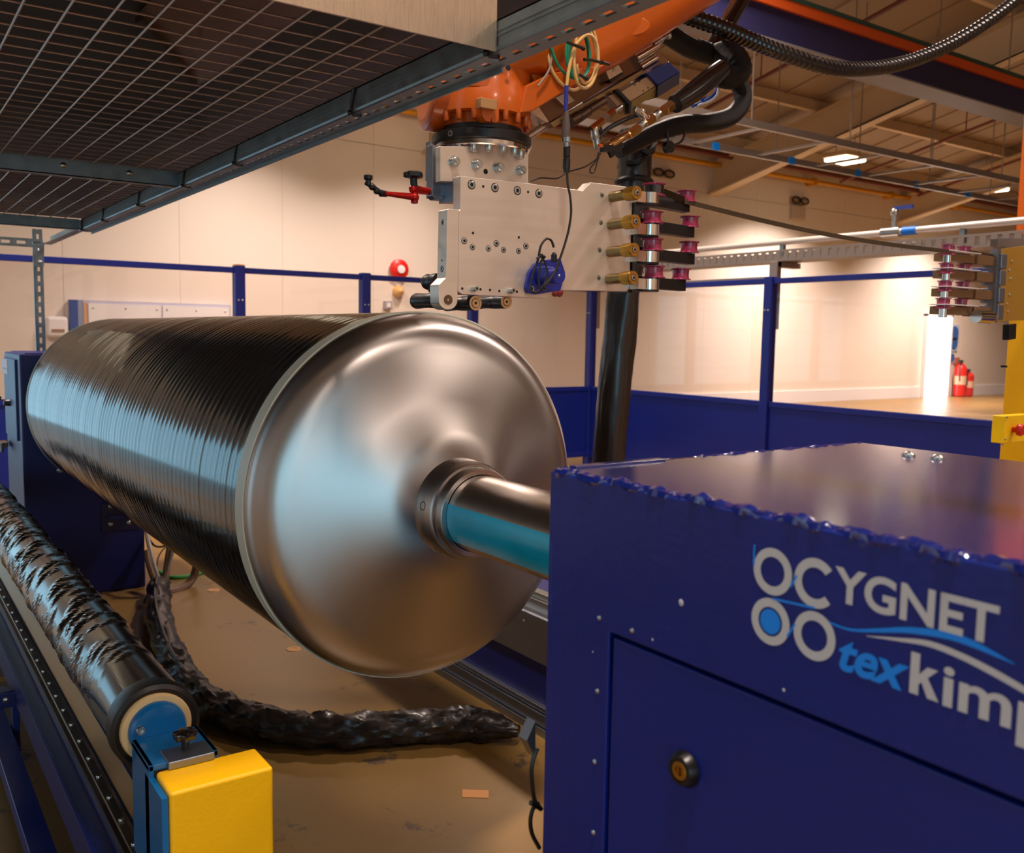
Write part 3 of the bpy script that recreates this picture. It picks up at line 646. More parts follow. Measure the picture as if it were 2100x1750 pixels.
# ------------------------------------------------------------------ overhead guard canopy
ZB = 1.93
bo = at(700, 271, 'z', ZB).x; bi = at(744, 222, 'z', ZB).x
zt = at(600, 242, 'x', bi).z; ZM = zt+.004
yend = at(179, 476, 'z', ZB).y; yfar = 6.15
cn = thing('mesh_canopy', 'galvanised wire mesh canopy on slotted steel beams, upper left', 'canopy', (0, 3.5, 1.9))
def slotted(m, x0, x1, z, y0, y1, pitch, slot, sw, th=.004):
    """flat strip in the XY plane with a row of open slots"""
    c = x0+(x1-x0)*.5
    m.box((x0, y0, z), (c-sw/2, y1, z+th)); m.box((c+sw/2, y0, z), (x1, y1, z+th))
    y = y0
    while y < y1:
        m.box((c-sw/2, y, z), (c+sw/2, min(y1, y+pitch-slot), z+th)); y += pitch
YN = .15
m = M(); m.box((bi, YN, ZB+.006), (bi+.003, yend, zt)); m.box((bi-.0015, YN, ZB+.022), (bi, yend, ZB+.024)); m.box((bi-.0015, YN, zt-.02), (bi, yend, zt-.017)); m.box((bi, YN, zt-.003), (bi+.04, yend, zt))
m.add([(bi, YN, ZB+.006), (bi+.002, YN, ZB+.0015), (bi+.006, YN, ZB), (bi, yend, ZB+.006), (bi+.002, yend, ZB+.0015), (bi+.006, yend, ZB)], [(0, 3, 4, 1), (1, 4, 5, 2)], True)
P('beam_web', m, GALV, cn)
m = M(); slotted(m, bi+.006, bo-.006, ZB, YN, yend, .048, .026, .015); m.box((bo-.006, YN, ZB-.0), (bo, yend, ZB+.004)); P('beam_flange', m, GALV, cn, label='slotted galvanised flange')
m = M(); m.box((bo-.003, 1.42, ZB-.009), (bo+.002, yend, ZB+.012)); P('beam_lip', m, GALV, cn)
m = M(); m.box((bi+.04, yend-.02, ZB+.012), (bi+.044, yfar, ZB+.06)); slotted(m, bi+.0, bi+.044, ZB+.012, yend-.05, yfar, .05, .028, .012); P('angle_beam', m, GALV, cn)
# far slotted uprights and cross angle
def slot_post(x0, x1, y, z0, z1, nm, pitch=.06, horiz=False):
    m = M(); c = (x0+x1)/2; w_ = .013; th = .003
    if not horiz:
        m.box((x0, y, z0), (c-w_/2, y+th, z1)); m.box((c+w_/2, y, z0), (x1, y+th, z1)); z = z0
        while z < z1: m.box((c-w_/2, y, z), (c+w_/2, y+th, min(z1, z+pitch*.45))); z += pitch
        m.box((x0, y, z0), (x0+th, y+.035, z1))
    return P(nm, m, GALV, cn)
py_ = 6.12; xa, xb = at(71, 600, 'y', py_).x, at(90.5, 600, 'y', py_).x
slot_post(xa, xb, py_, 0, at(80, 470, 'y', py_).z, 'slotted_post', .0605)
ha, hb = at(30, 487, 'y', py_-.01), at(30, 505, 'y', py_-.01)
m = M(); c = (ha.z+hb.z)/2; x0, x1 = -2.0, xb
m.box((x0, py_-.01, c+.009), (x1, py_-.007, ha.z)); m.box((x0, py_-.01, hb.z), (x1, py_-.007, c-.009)); x = x0
while x < x1: m.box((x, py_-.01, c-.009), (min(x1, x+.035), py_-.007, c+.009)); x += .08
P('cross_angle', m, GALV, cn)
m = M(); p = at(80, 515, 'y', py_-.012); m.prism([at(a, b, 'y', py_-.015) for a, b in ((68, 500), (91, 497), (90, 547), (71, 549), (67, 528))], (0, .004, 0)); br = P('corner_gusset', m, GALV, cn)
for a, b in ((80, 514), (82, 538)): I('dome_bolt', DOME, br, at(a, b, 'y', py_-.016), FACE_Y, .012)
# cross bars below the mesh
for lp, tp, bolts in (((0, 346), (0, 309), ((130, 339), (265, 355))), ((0, 459), (0, 437), ())):
    q = at(lp[0], lp[1], 'z', ZB+.004); tz = at(tp[0], tp[1], 'y', q.y).z
    m = M(); m.box((-1.4, q.y, ZB+.004), (bi-.001, q.y+.003, tz)); m.box((-1.4, q.y, ZB+.004), (bi-.001, q.y+.04, ZB+.007)); cbx = P('cross_bar', m, GALV, cn)
    for a, b in bolts: I('bolt', DOME, cbx, V((at(a, b, 'y', q.y).x, q.y, at(a, b, 'y', q.y).z)), FACE_Y, .0095)
YE_ = at(0, 459, 'z', ZB+.004).y
# front sheet
py = at(1018, 105, 'x', bi-.002).y
ca = at(1018, 105, 'y', py); cc = at(600, 10, 'y', py)
m = M(); m.box((-.6, py, ca.z), (ca.x, py+.003, ca.z+.34)); P('front_sheet', m, BRUSH, cn, label='brushed metal sheet at the near end')
# mesh
pitch = at(1855/2.917, 55/2.917, 'z', ZM).x-at(1630/2.917, 0, 'z', ZM).x
x0 = at(1855/2.917, 55/2.917, 'z', ZM).x; q0 = at(1745/2.917, 118/2.917, 'z', ZM).y; q1 = at(1235/2.917, 475/2.917, 'z', ZM).y; pyy = (q1-q0)/7
m = M(); rw = .0021
xs_ = [x0+pitch*k for k in range(-26, 5)]
for x in xs_:
    if x < bi-.008: m.tube([(x, py+.01, ZM-.003), (x, YE_, ZM-.003)], rw, 5)
P('long_wires', m, WIRE, cn, kind='stuff')
m = M(); k = -5
while q0+pyy*k < YE_:
    y = q0+pyy*k
    if y > py+.01: m.tube([(-1.25, y, ZM+.0012), (bi-.002+.012, y, ZM+.0012)], rw, 5)
    k += 1
P('cross_wires', m, WIRE, cn, kind='stuff')
# dark cover sheet above the mesh; a brown polygon paints its reflection
m = M(); m.box((-1.6, py+.02, ZM+.06), (bi+.13, YE_+.5, ZM+.066)); P('cover_sheet', m, DARKSHEET, cn)
zc = ZM+.05
q = [at(a, b, 'z', zc) for a, b in ((285, 32), (345, -40), (640, 18), (470, 148), (396, 178))]
m = M(); m.prism(q, (0, 0, .004)); P('cover_sheet', m, SHEETREFL, cn, label='brown patch painted as the reflection on the cover sheet')
m = M(); q = [at(a, b, 'z', zc) for a, b in ((277, 34), (291, 28), (405, 172), (411, 320), (399, 322), (396, 182))]; m.prism(q, (0, 0, -.012)); P('cover_batten', m, DARKSHEET, cn)
# cable ties round the beam
for px, py2 in ((720, 232), (470, 334), (377, 381), (1003, 112), (276, 420), (208, 452), (157, 470)):
    f = at(px, py2, 'z', ZB); y = f.y if px != 1003 else f.y
    lean = -.025
    m = M(); loop = [(bi-.003, y+lean, zt-.002), (bi-.003, y, ZB+.004), (bi+.004, y, ZB-.004), (bi+.02, y-.004, ZB-.004), (bi+.022, y-.004, ZB+.02), (bi+.01, y-.004, zt+.004), (bi-.003, y-.012, zt-.002), (bi-.003, y-.002, ZB+.006)]
    if px == 1003: loop = [(bi-.003, y+.012, ZB+.02), (bi-.003, y, ZB+.004), (bi+.004, y, ZB-.004), (bi+.02, y-.004, ZB-.004), (bi+.022, y-.004, ZB+.02)]
    m.tube(loop, .0026, 6)
    m.sph((bi-.004, y, ZB+.001), .006, 8); m.tube([(bi+.0, y, ZB-.002), (bi+.008, y-.02, ZB-.006)], .002, 5)
    P('cable_tie', m, BLACK, cn)

# ------------------------------------------------------------------ film roller, its stand and the yellow guard (lower left)
RY, RXc, RZc = 1.86, .447, .662
def wrinkle_roller(y0, y1, r0, nth=120, ny=420):
    g_ = np.random.default_rng(11); L = y1-y0; C_ = 2*PI*r0
    n = 820; py = g_.random(n)*L+.0; pt = g_.random(n)*C_; ph = .35+.65*g_.random(n)
    ys = np.linspace(0, L, ny); ts = np.linspace(0, C_, nth, endpoint=False)
    Y, T = np.meshgrid(ys, ts, indexing='ij'); H = np.zeros_like(Y)
    for a, b, h in zip(py, pt, ph):
        dt = (T-b+C_/2) % C_-C_/2; dy = Y-a
        u = dy*.75+dt*.66; w_ = -dy*.66+dt*.75
        H = np.maximum(H, h-np.sqrt((u/.026)**2+(w_/.062)**2)-.25*np.abs(u)/.026)
    fade = np.clip((Y-.16)/.35, 0, 1)**.8
    r = r0+H*.0085*fade+.0012*np.sin(T/C_*2*PI*3+Y*9)
    th = T/r0
    v = np.stack([RXc+r*np.cos(th), y0+Y, RZc+r*np.sin(th)], -1).reshape(-1, 3)
    i, j = np.meshgrid(np.arange(ny-1), np.arange(nth), indexing='ij'); j2 = (j+1) % nth
    f = np.stack([(i*nth+j).ravel(), ((i+1)*nth+j).ravel(), ((i+1)*nth+j2).ravel(), (i*nth+j2).ravel()], -1)
    m = M(); m.v = v.tolist(); m.f = f.tolist(); m.s = [False]*len(m.f); m.m = [0]*len(m.f); return m
rl = thing('film_roller', 'long roller wrapped in crinkled black plastic film, cardboard core at its near end', 'roller', (RXc, RY, RZc))
P('film_wrap', wrinkle_roller(RY, 5.6, .0805), mat('crinkled_film', (34, 27, 25), .2, coat=.5, spec=.8), rl, label='crinkled shiny black film')
RO = (RXc, 0, RZc)
m = M(); m.lathe(RO, AY, [(RY+.012, .064), (RY-.004, .07), (RY-.008, .078), (RY-.003, .086), (RY+.02, .0875), (RY+.05, .0835)], 48, cap=False); P('film_edge', m, RUBBER, rl)
m = M(); m.lathe(RO, AY, [(RY+.05, .05), (RY-.006, .052), (RY-.012, .055), (RY-.012, .066), (RY-.006, .069), (RY+.05, .069)], 48, cap=False); P('core', m, WOODC, rl, label='cardboard core')
st = thing('roller_stand', 'blue roller holder with yellow box guard and black star knob', 'stand', (.5, 1.7, 0))
m = M(); m.lathe(RO, AY, [(RY-.03, .02), (RY-.03, .05), (RY-.022, .055), (RY-.002, .056), (RY+.04, .052)], 40); fl = P('clamp_disc', m, LBLUE, st)
I('socket_screw', SCREW, fl, (RXc-.036, RY-.03, RZc+.012), None, .009)
gy0 = 1.6
gl, gr, gt = at(349, 1629, 'y', gy0).x, at(561, 1572, 'y', gy0).x, (at(349, 1629, 'y', gy0).z+at(561, 1572, 'y', gy0).z)/2
gd = at(319, 1583, 'z', gt).y-gy0
m = M(); m.box((gl, gy0, gt-.5), (gr, gy0+gd, gt)); P('yellow_guard', m, YELLOW, st, .007, seg=4, label='bright yellow box cover')
bz = at(400, 1545, 'y', gy0+gd+.03).z
pz0 = gt+.012
m = M(); m.box((gl-.012, gy0+gd+.002, 0), (gl-.002, RY-.03, pz0)); m.box((gl+.105, gy0+gd+.002, gt-.35), (gl+.115, RY-.03, pz0)); m.box((gl-.012, gy0+gd+.002, pz0-.012), (gl+.115, RY-.03, pz0)); P('holder_bracket', m, LBLUE, st, .002)
m = M(); m.box((gl-.012, gy0+.01, 0), (gl-.0015, gy0+gd+.03, gt-.012)); P('side_plate', m, LBLUE, st)
m = M(); m.box((gl+.02, gy0+gd-.012, gt-.0), (gl+.105, gy0+gd+.052, gt+.016)); P('clip_plate', m, ALUD, st, .003)
kc = V((gl+.062, gy0+gd+.03, gt+.016))
m = M(); m.cyl(kc, kc+V((0, 0, .02)), .0075); kb = P('knob_stem', m, BLACK, st)
m = M(); k_ = kc+V((0, 0, .018)); n = 48
pr = [(0, .55), (.003, .9), (.012, 1), (.016, .95), (.019, .6), (.019, .02)]; vs = []
for tz, rr in pr:
    for k in range(n): q = 2*PI*k/n; r_ = .0215*rr*(1+.11*math.cos(q*7)); vs.append((k_.x+r_*math.cos(q), k_.y+r_*math.sin(q), k_.z+tz))
m.add(vs, [(i*n+k, i*n+(k+1) % n, (i+1)*n+(k+1) % n, (i+1)*n+k) for i in range(len(pr)-1) for k in range(n)], True); m.add(vs[:n], [tuple(range(n-1, -1, -1))])
P('star_knob', m, mat('amber_black', (26, 18, 14), .15, coat=.6), st)
# blue frame with the linear rail
fr = thing('rail_frame', 'blue steel frame carrying a dark bolted linear rail beside the film roller', 'frame', (.35, 3, 0))
ry0, ry1 = 1.0, 5.9
def xz(px, py, y): q = at(px, py, 'y', y); return q.x, q.z
RYR = 1.82
e = [xz(a, 1750, RYR) for a in (262, 270, 296, 303)]
zr = e[0][1]; e = [(at(a, 1750, 'z', zr).x, zr) for a in (262, 270, 296, 303)]
m = M(); m.box((e[1][0], ry0, zr-.02), (e[2][0], ry1, zr)); ral = P('linear_rail', m, DSTEEL, fr, .002, label='dark steel rail with a row of bolts')
for k, (px, py) in enumerate(((283, 1732), (257, 1682), (232, 1636), (209, 1594), (189, 1556), (170, 1520), (153, 1487), (136, 1457), (121, 1428), (107, 1402), (94, 1378), (82, 1355), (71, 1333), (60, 1312), (50, 1293), (40, 1275), (31, 1257), (22, 1241), (14, 1225), (6, 1210))):
    q = at(px, py, 'z', zr); I('rail_bolt', SCREW, ral, (((e[1][0]+e[2][0])/2), q.y, zr), FACE_UP, .0058)
m = M(); m.box((e[0][0]-.004, ry0, zr-.05), (e[1][0], ry1, zr-.004)); m.box((e[2][0], ry0, zr-.05), (e[3][0], ry1, zr-.002)); P('rail_edge', m, CHROME, fr)
pl_ = [xz(a, b, 2.6) for a, b in ((150, 1395), (214, 1427))]
m = M(); m.prism([(e[3][0]+.012, 1.9, zr-.03), (e[3][0]+.05, 1.9, zr-.012), (e[3][0]+.05, 1.9, zr-.018), (e[3][0]+.012, 1.9, zr-.036)], (0, ry1-1.9, 0)); P('tray_strip', m, mat('tan_strip', (168, 140, 100), .3, .7), fr)
m = M(); m.box((e[3][0]+.05, 1.9, .1), (e[3][0]+.056, ry1, zr-.01)); P('back_panel', m, DBLUE, fr)
bx1 = e[0][0]-.004; lx = at(193, 1750, 'z', zr-.03).x; lz_ = at(155, 1750, 'x', lx).z
m = M(); m.box((lx, ry0, lz_), (bx1, ry1, zr-.03)); P('main_beam', m, DBLUE, fr, .003)
m = M(); m.box((bx1-.004, ry0, zr-.1), (bx1+.05, ry1, zr-.022)); P('rail_seat', m, DBLUE, fr)
m = M(); m.box((lx-.004, ry0, zr-.036), (lx+.003, ry1, zr-.029)); P('edge_strip', m, BLUE, fr)
l0 = at(119, 1750, 'z', .12); l1 = at(60, 1750, 'z', .12)
m = M(); m.box((l1.x, ry0, .07), (l0.x, ry1+.4, .12)); P('lower_bar', m, BLUE, fr, .003)
m = M(); q = at(20, 1425, 'z', .32); m.box((-.6, q.y-.03, .29), (lx+.01, q.y+.03, .34)); cbr = P('cross_tube', m, DBLUE, fr, .004)
I('dome_bolt', DOME, cbr, V((at(13, 1427, 'y', q.y-.03).x, q.y-.03, .317)), FACE_Y, .01)
for yy in (1.2, 3.4, 5.6):
    m = M(); m.box((lx+.02, yy-.03, 0), (bx1, yy+.03, lz_+.01)); P('leg', m, DBLUE, fr, .003)
    m = M(); m.box((l1.x, yy-.02, .0), (l0.x, yy+.02, .07)); P('foot', m, BLACK, fr)

# ------------------------------------------------------------------ wrapped hose on the floor and the cables at its end
def wrapped(pts, r, seed, amp=.16, n=40, k=14, taper=None, fine=1.0):
    g_ = np.random.default_rng(seed); path = spl(pts, k); N_ = len(path)
    ph = g_.random((5, 2))*6.28; jit = g_.normal(0, 1, (N_, n)); jit = (jit+np.roll(jit, 1, 1)+np.roll(jit, 1, 0)+np.roll(jit, 2, 0))/4
    def rad(t, i):
        q = np.arange(n)/n*2*PI
        w_ = .45*np.abs(np.sin(i*.55*fine+q*1.5+ph[0, 0]))+.4*np.abs(np.sin(i*.31*fine-q*2+ph[1, 0]))+.3*np.sin(i*.83*fine+q*3+ph[2, 0])
        f = 1.0 if taper is None else taper(t)
        return (r*f*(1+amp*(w_-.5)+amp*.45*jit[i])).tolist()
    m = M(); m.tube(path, rad, n); return m
hz_ = .058
def fl_(px, py): return at(px, py, 'z', hz_)
hpts = [fl_(a, b) for a, b in ((327, 1203), (323, 1245), (334, 1300), (356, 1357), (384, 1401), (430, 1443), (503, 1473), (601, 1494), (709, 1499), (837, 1492), (966, 1486), (1064, 1499))]
t = thing('floor_hose', 'thick hose wrapped in black film curving across the floor under the drum', 'hose', (1.3, 3.2, 0))
P('wrap', wrapped(hpts, .058, 21, .24, 40, 16, lambda t: min(1, .35+(1-t)*9), fine=.62), WRAP, t)
m = M(); m.tube([p+V((-.012, 0, .055)) for p in spl(hpts[:5], 8)], .009, 6); P('seam_strip', m, RUBBER, t)
def cab(name, label, pts, r, mt, cat='cable', n=8, group=None, k=8):
    m = M(); m.tube(spl(pts, k), r, n); return one(name, m, mt, label, cat, group)
top = fl_(325, 1200)
def cf(px, py, y): return at(px, py, 'y', y)
ty = top.y
cab('grey_cable', 'pale grey cable rising from the wrapped floor hose, left of the brown hoses', [cf(328, 1195, ty), cf(316, 1160, ty+.05), cf(305, 1115, ty+.15), cf(300, 1085, ty+.3)], .013, GREYC)
cab('brown_hose', 'upright brown hose rising from the end of the floor hose', [cf(338, 1195, ty), cf(343, 1160, ty+.05), cf(348, 1125, ty+.1), cf(352, 1090, ty+.2)], .02, BROWNC, 'hose')
cab('brown_hose', 'brown hose bending to the right behind the end of the floor hose', [cf(345, 1215, ty+.02), cf(372, 1208, ty+.05), cf(396, 1185, ty+.1), cf(404, 1150, ty+.1), cf(398, 1110, ty+.15)], .023, BROWNC, 'hose')
cab('brown_hose', 'brown hose close against the headstock cabinet', [cf(318, 1195, ty), cf(306, 1160, ty+.05), cf(300, 1130, ty+.1)], .017, BROWNC, 'hose')
cab('white_cable', 'thin whitish cable curling between the upright hoses', [cf(322, 1165, ty+.2), cf(325, 1143, ty+.2), cf(337, 1125, ty+.2), cf(352, 1120, ty+.2)], .004, GREYC)
cab('grey_cable', 'slim grey cable leaning right beside the upright brown hose', [cf(337, 1192, ty+.02), cf(347, 1160, ty+.02), cf(358, 1125, ty+.05), cf(368, 1095, ty+.1)], .007, GREYC)
cab('green_cable', 'thin green cable on the floor behind the brown hoses', [at(325, 1172, 'z', .01), at(350, 1184, 'z', .01), at(385, 1182, 'z', .01), at(425, 1172, 'z', .01)], .012, mat('bright_green', (60, 150, 70), .5))
cab('black_cable', 'thin black cable looping behind the hoses by the headstock', [cf(302, 1100, ty+.3), cf(318, 1120, ty+.3), cf(340, 1119, ty+.3), cf(356, 1100, ty+.3)], .006, BLACK)
a = at(300, 1128, 'y', 6.6); b = at(362, 1150, 'y', 6.6)
m = M(); m.box((a.x, 6.6, b.z), (b.x+.1, 6.65, a.z)); one('blue_trunking', m, mat('trunk_blue', (20, 84, 190), .4), 'bright blue bar behind the hoses next to the headstock cabinet', 'bar')
a = at(302, 1146, 'y', 7.0); m = M(); m.box((a.x-.1, 7.0, 0), (at(395, 1150, 'y', 7.0).x, 7.4, a.z-.01)); m.box((a.x-.1, 7.01, a.z-.05), (at(395, 1150, 'y', 7).x+.02, 7.39, a.z)); one('low_box', m, mat('low_box_tan', (150, 118, 84), .6), 'low brown box on the floor behind the hoses', 'box')
# floor marks
p = at(975, 1629, 'z', 0); m = M(); c_, s_ = math.cos(-.25), math.sin(-.25)
q = [at(a, b, 'z', .0) for a, b in ((948, 1620), (1002, 1622), (1002, 1638), (948, 1636))]
m.prism([v+V((0, 0, .0008)) for v in q], (0, 0, .0007)); one('floor_tape', m, mat('tape_orange', (205, 138, 64), .5), 'short strip of orange tape stuck on the floor by the blue cabinet', 'tape')
for (px, py), lab in (((438, 1211), 'floor anchor plate nearest the drum winding, by the hose'), ((602, 1332), 'floor anchor plate just under the rim of the drum')):
    q = at(px, py, 'z', 0); m = M(); m.lathe(q, (0, 0, 1), [(0, .034), (.003, .032), (.003, .016), (.001, .014), (.001, .0001)], 20, cap=False); one('floor_anchor', m, mat('anchor_tan', (190, 140, 84), .5), lab, 'floor fixing', 'floor anchors')
# yellow tape dashes seen below the frame at the far left
for (px, py), lab in (((3, 1392), 'yellow floor marking dash at the left picture edge, upper'), ((16, 1394), 'yellow floor marking dash at the left picture edge, lower')):
    q = at(px, py, 'z', 0); m = M(); m.box((q.x-.035, q.y-.012, .0), (q.x+.035, q.y+.012, .0012)); one('floor_dash', m, PIPEY, lab, 'tape', 'yellow floor dashes')

# ------------------------------------------------------------------ robot track (right, under the drum)
tk = thing('robot_track', 'long blue machine bed with aluminium profiles under the right side of the drum', 'machine bed', (2.2, 3, 0))
TXX = 1.96
m = M(); m.box((TXX+.02, -1, .1), (TXX+.9, 7.4, .27)); P('bed_beam', m, DBLUE, tk, .004)
m = M(); m.box((TXX-.0, -1, 0), (TXX+.1, 7.4, .03)); m.box((TXX+.012, -1, .03), (TXX+.1, 7.4, .055)); m.box((TXX, -1, .055), (TXX+.1, 7.4, .085)); m.box((TXX+.01, -1, .085), (TXX+.1, 7.4, .1)); m.box((TXX+.0, -1, .1), (TXX+.025, 7.4, .112)); P('foot_profile', m, ALUD, tk, .001)
m = M(); m.box((TXX+.0, -1, .27), (TXX+.15, 7.4, .44)); P('top_profile', m, ALUD, tk, .004)
m = M(); m.box((TXX+.04, -1, .44), (TXX+.12, 7.4, .48)); m.box((TXX+.06, -1, .48), (TXX+.1, 7.4, .50)); P('guide_rail', m, STEEL, tk, .002)
for k in range(12): I('dome_bolt', DOME, tk, (TXX, 2.2+k*.25, .40), FACE_X, .006)
for k in range(14): I('bolt', SUNK, tk, (TXX, 2.3+k*.22, .068), FACE_X, .006)

# ------------------------------------------------------------------ winding head plate with guides and pulleys
def arc(cx, cy, rx, ry, a0, a1, n=12):
    return [(cx+rx*math.cos(math.radians(a0+(a1-a0)*i/n)), cy+ry*math.sin(math.radians(a0+(a1-a0)*i/n))) for i in range(n+1)]
YP = 2.05
def on(px, py, y=YP): return at(px, py, 'y', y)
hd = thing('winding_tool', 'flat pale metal plate with brass guides and burgundy pulleys above the drum rim', 'winding head', on(1110, 500))
m = M(); pp(m, [(944.5, 361), (1083, 376), (1187, 390), (1195, 392), (1211, 374), (1284, 383), (1297, 411), (1290.5, 590), (1286, 598), (1235, 596.5), (1133, 595), (1120, 612), (948, 604), (939.5, 598), (941.5, 432), (944, 430)], YP, .036)
P('plate', m, ALU, hd, .0012)
# hook bracket behind the plate, left
m = M(); pp(m, [(944, 364), (1090, 376), (1090, 412), (944, 409)], YP+.036, .11)
P('hook_block', m, ALUD, hd, .0015)
YB2 = YP+.12
m = M(); pp(m, [(887, 296), (902, 300), (902, 400), (910, 404), (934, 404), (934, 412), (893, 409), (886, 401)], YB2, .03); pp(m, [(893, 372), (950, 362), (950, 400), (893, 404)], YB2-.0, .05); P('side_bracket', m, ALUD, hd, .0015)
m = M(); pp(m, [(881, 290), (886, 290), (886, 374), (880, 368)], YB2+.04, .02); P('rear_bracket', m, ALUD, hd)
for py in (317, 336):
    I('hole', HOLEM, hd, on(882, py, YB2+.04), FACE_Y, .005)
YA = YP+.075
m = M(); pp(m, [(903, 300), (1092, 300), (1084, 318), (1083, 378), (903, 372)], YA, .025); ang = P('angle_plate', m, ALU, hd, .001)
BOLT = M().lathe((0, 0, 0), (0, -1, 0), [(0, 1.35), (.25, 1.35), (.25, 1.0), (1.5, .95), (1.65, .8), (1.65, .5), (1.9, .5), (1.95, .0001)], 16, cap=False).mesh('hex_bolt', mats=[STEEL])
for px, py in ((930, 332), (976, 338), (1021, 344), (1066, 350)): I('bolt', BOLT, ang, on(px, py, YA), None, .0115)
I('hole', HOLEM, ang, on(996, 352, YA-.0002), None, .0072)
for px, py in ((967, 379), (1015, 385), (1061, 391), (1105, 397)): I('socket_screw', SUNK, hd, on(px, py), None, .0098)
for px, py in ((952, 494), (1018, 499.5), (1078.5, 505)): I('socket_screw', SUNK, hd, on(px, py), None, .0072)
for px, py in ((969, 507), (1001.6, 510), (1032.7, 512.5), (1063.4, 514.8)): I('socket_screw', SUNK, hd, on(px, py), None, .0066)
for px, py in ((1234.8, 400), (1232.5, 456.8), (1230, 513), (1228, 570)): I('socket_screw', SUNK, hd, on(px, py), None, .0057)
for px, py in ((991, 382.5), (1083, 394), (970, 478), (1064, 487), (948, 592), (985.5, 593.5), (1005, 595), (1024, 597), (1060, 598.5)): I('hole', HOLEM, hd, on(px, py, YP-.0002), None, .0036)
for px, py in ((970, 592.5), (1045, 596.5)): I('stud', SCREW, hd, on(px, py), None, .0075).scale.y *= 2.6
# lower dropper arm with rounded foot
YD = YP-.02
foot = arc(919.5, 614.5, 19.5, 21, 20, 165, 12)
m = M(); pp(m, [(917.5, 430), (920, 428), (941.5, 430), (939, 600)] + foot + [(899.5, 590), (900, 584), (914, 570), (915, 560)], YD, .045)
dp = P('dropper_arm', m, ALU, hd, .0015)
m = M(); q = on(919, 615, YD); m.lathe((q.x, YD, q.z), (0, -1, 0), [(0, .0125), (.0015, .0125), (.0015, .0033), (-.004, .003), (-.004, .0001)], 24, cap=False); P('pivot_pin', m, DSTEEL, dp)
sx = on(917.5, 500, YD).x
for py, r_ in ((440, .0028), (457, .0066), (534, .0028), (551, .0066)):
    sxx = sx+(on(915, 560, YD).x-sx)*(py-430)/130-.0006; q = at(907, py, 'x', sxx); I('socket_screw' if r_ > .004 else 'hole', SUNK if r_ > .004 else HOLEM, dp, (sxx, YD+.022, q.z), FACE_X, r_)
# compaction rollers under the head (axis along the drum)
def roller(px, py, y, L, r, nm='compaction_roller', face=False):
    q = on(px, py, y); m = M()
    m.lathe((q.x, y, q.z), AY, [(0, r*.97), (.002, r), (L*.3, r), (L*.31, r*.93), (L*.34, r*.93), (L*.36, r), (L*.62, r*.9), (L*.75, r*.92), (L-.006, r), (L, r*.93)], 28); o = P(nm, m, RUBBER, hd)
    if face:
        m = M(); m.lathe((q.x, y, q.z), (0, -1, 0), [(0, r*.98), (.001, r*.98), (.001, r*.66), (-.0005, r*.64), (-.0005, r*.58), (.002, r*.57), (.002, r*.2), (-.003, r*.18), (-.003, .0001)], 28, cap=False); P('roller_end', m, mat('roller_end_tan', (205, 178, 140), .35, .9), o)
roller(919, 615, YD+.045, .17, .0215)
roller(900, 577, YD+.06, .06, .021)
roller(975, 622, YD+.03, .15, .0195, face=True)
roller(1038.5, 619, YD+.055, .15, .0185, face=True)
m = M(); q = on(905, 590, YD+.1); m.bar(on(885, 600, YD+.1), on(900, 575, YD+.1), .012, .02, (0, 1, 0)); P('roller_link', m, BLACK, hd)
# knurled brass guide pins standing out of the plate
for bx, by, fx, fy in ((1252, 403, 1306.8, 395), (1250, 458, 1304, 454), (1247, 515, 1302, 512), (1246, 568, 1299.5, 569.5)):
    f = on(fx, fy, YP-.105); b = V((f.x, YP, f.z)); m = M()
    m.lathe(b, f-b, [(0, .0152), (.068, .0152)], 28); o = P('guide_pin', m, BRASSD, hd)
    m = M(); m.lathe(b, f-b, [(.062, .0152), (.0625, .0185), (.103, .0188), (.105, .0178), (.105, .0085), (.1045, .0001)], 32, cap=False)
    for k in range(44):
        q_ = 2*PI*k/44; c_ = V((math.cos(q_)*.0187, 0, math.sin(q_)*.0187)); m.bar(b+c_+V((0, -.066, 0)), b+c_+V((0, -.1, 0)), .0008, .0012)
    P('knurled_collar', m, BRASS, o)
    I('socket_screw', SUNK, o, f, None, .0075)
    m = M()
    for k in range(4):
        q_ = PI/4+PI/2*k; d_ = V((math.cos(q_), 0, math.sin(q_))); m.bar(f+d_*.0098+V((0, -.0002, 0)), f+d_*.0175+V((0, -.0002, 0)), .0006, .0004)
    P('face_slot', m, HOLE, o)
# pulley stack
def pulley(c, r, h, par, tow=False, mt=None):
    c = V(c); fl = .0035
    m = M(); m.lathe(c-V((0, 0, h/2)), (0, 0, 1), [(0, r*.8), (.0005, r), (fl-.001, r), (fl, r*.97), (fl+.002, r*.82), (h/2, r*.785), (h-fl-.002, r*.82), (h-fl, r*.97), (h-fl+.001, r), (h-.0005, r), (h, r*.8)], 36)
    o = P('pulley', m, mt or MAROON, par)
    m = M(); m.lathe(c+V((0, 0, h/2)), (0, 0, 1), [(-.001, r*.6), (.0015, r*.58), (.0015, .0001)], 20, cap=False); P('bearing_cap', m, BLACK, o)
    if tow:
        m = M(); m.lathe(c-V((0, 0, h/2-fl-.003)), (0, 0, 1), [(0, r*.86), (h-2*fl-.006, r*.86)], 36, cap=False); P('tow_wrap', m, CARBON, o)
    return o
YI, YO = YP-.02, YP+.06
inn = [(1341, 390), (1336.7, 447), (1337.6, 502.5), (1340.9, 558)]; outp = [(1407.7, 403.8), (1415, 456), (1413, 507.6), (1395.7, 562.9)]
zs = [408, 473, 528, 584]; az_ = [425, 477, 532, 586]; ax1 = [1416, 1425.5, 1426, 1408]
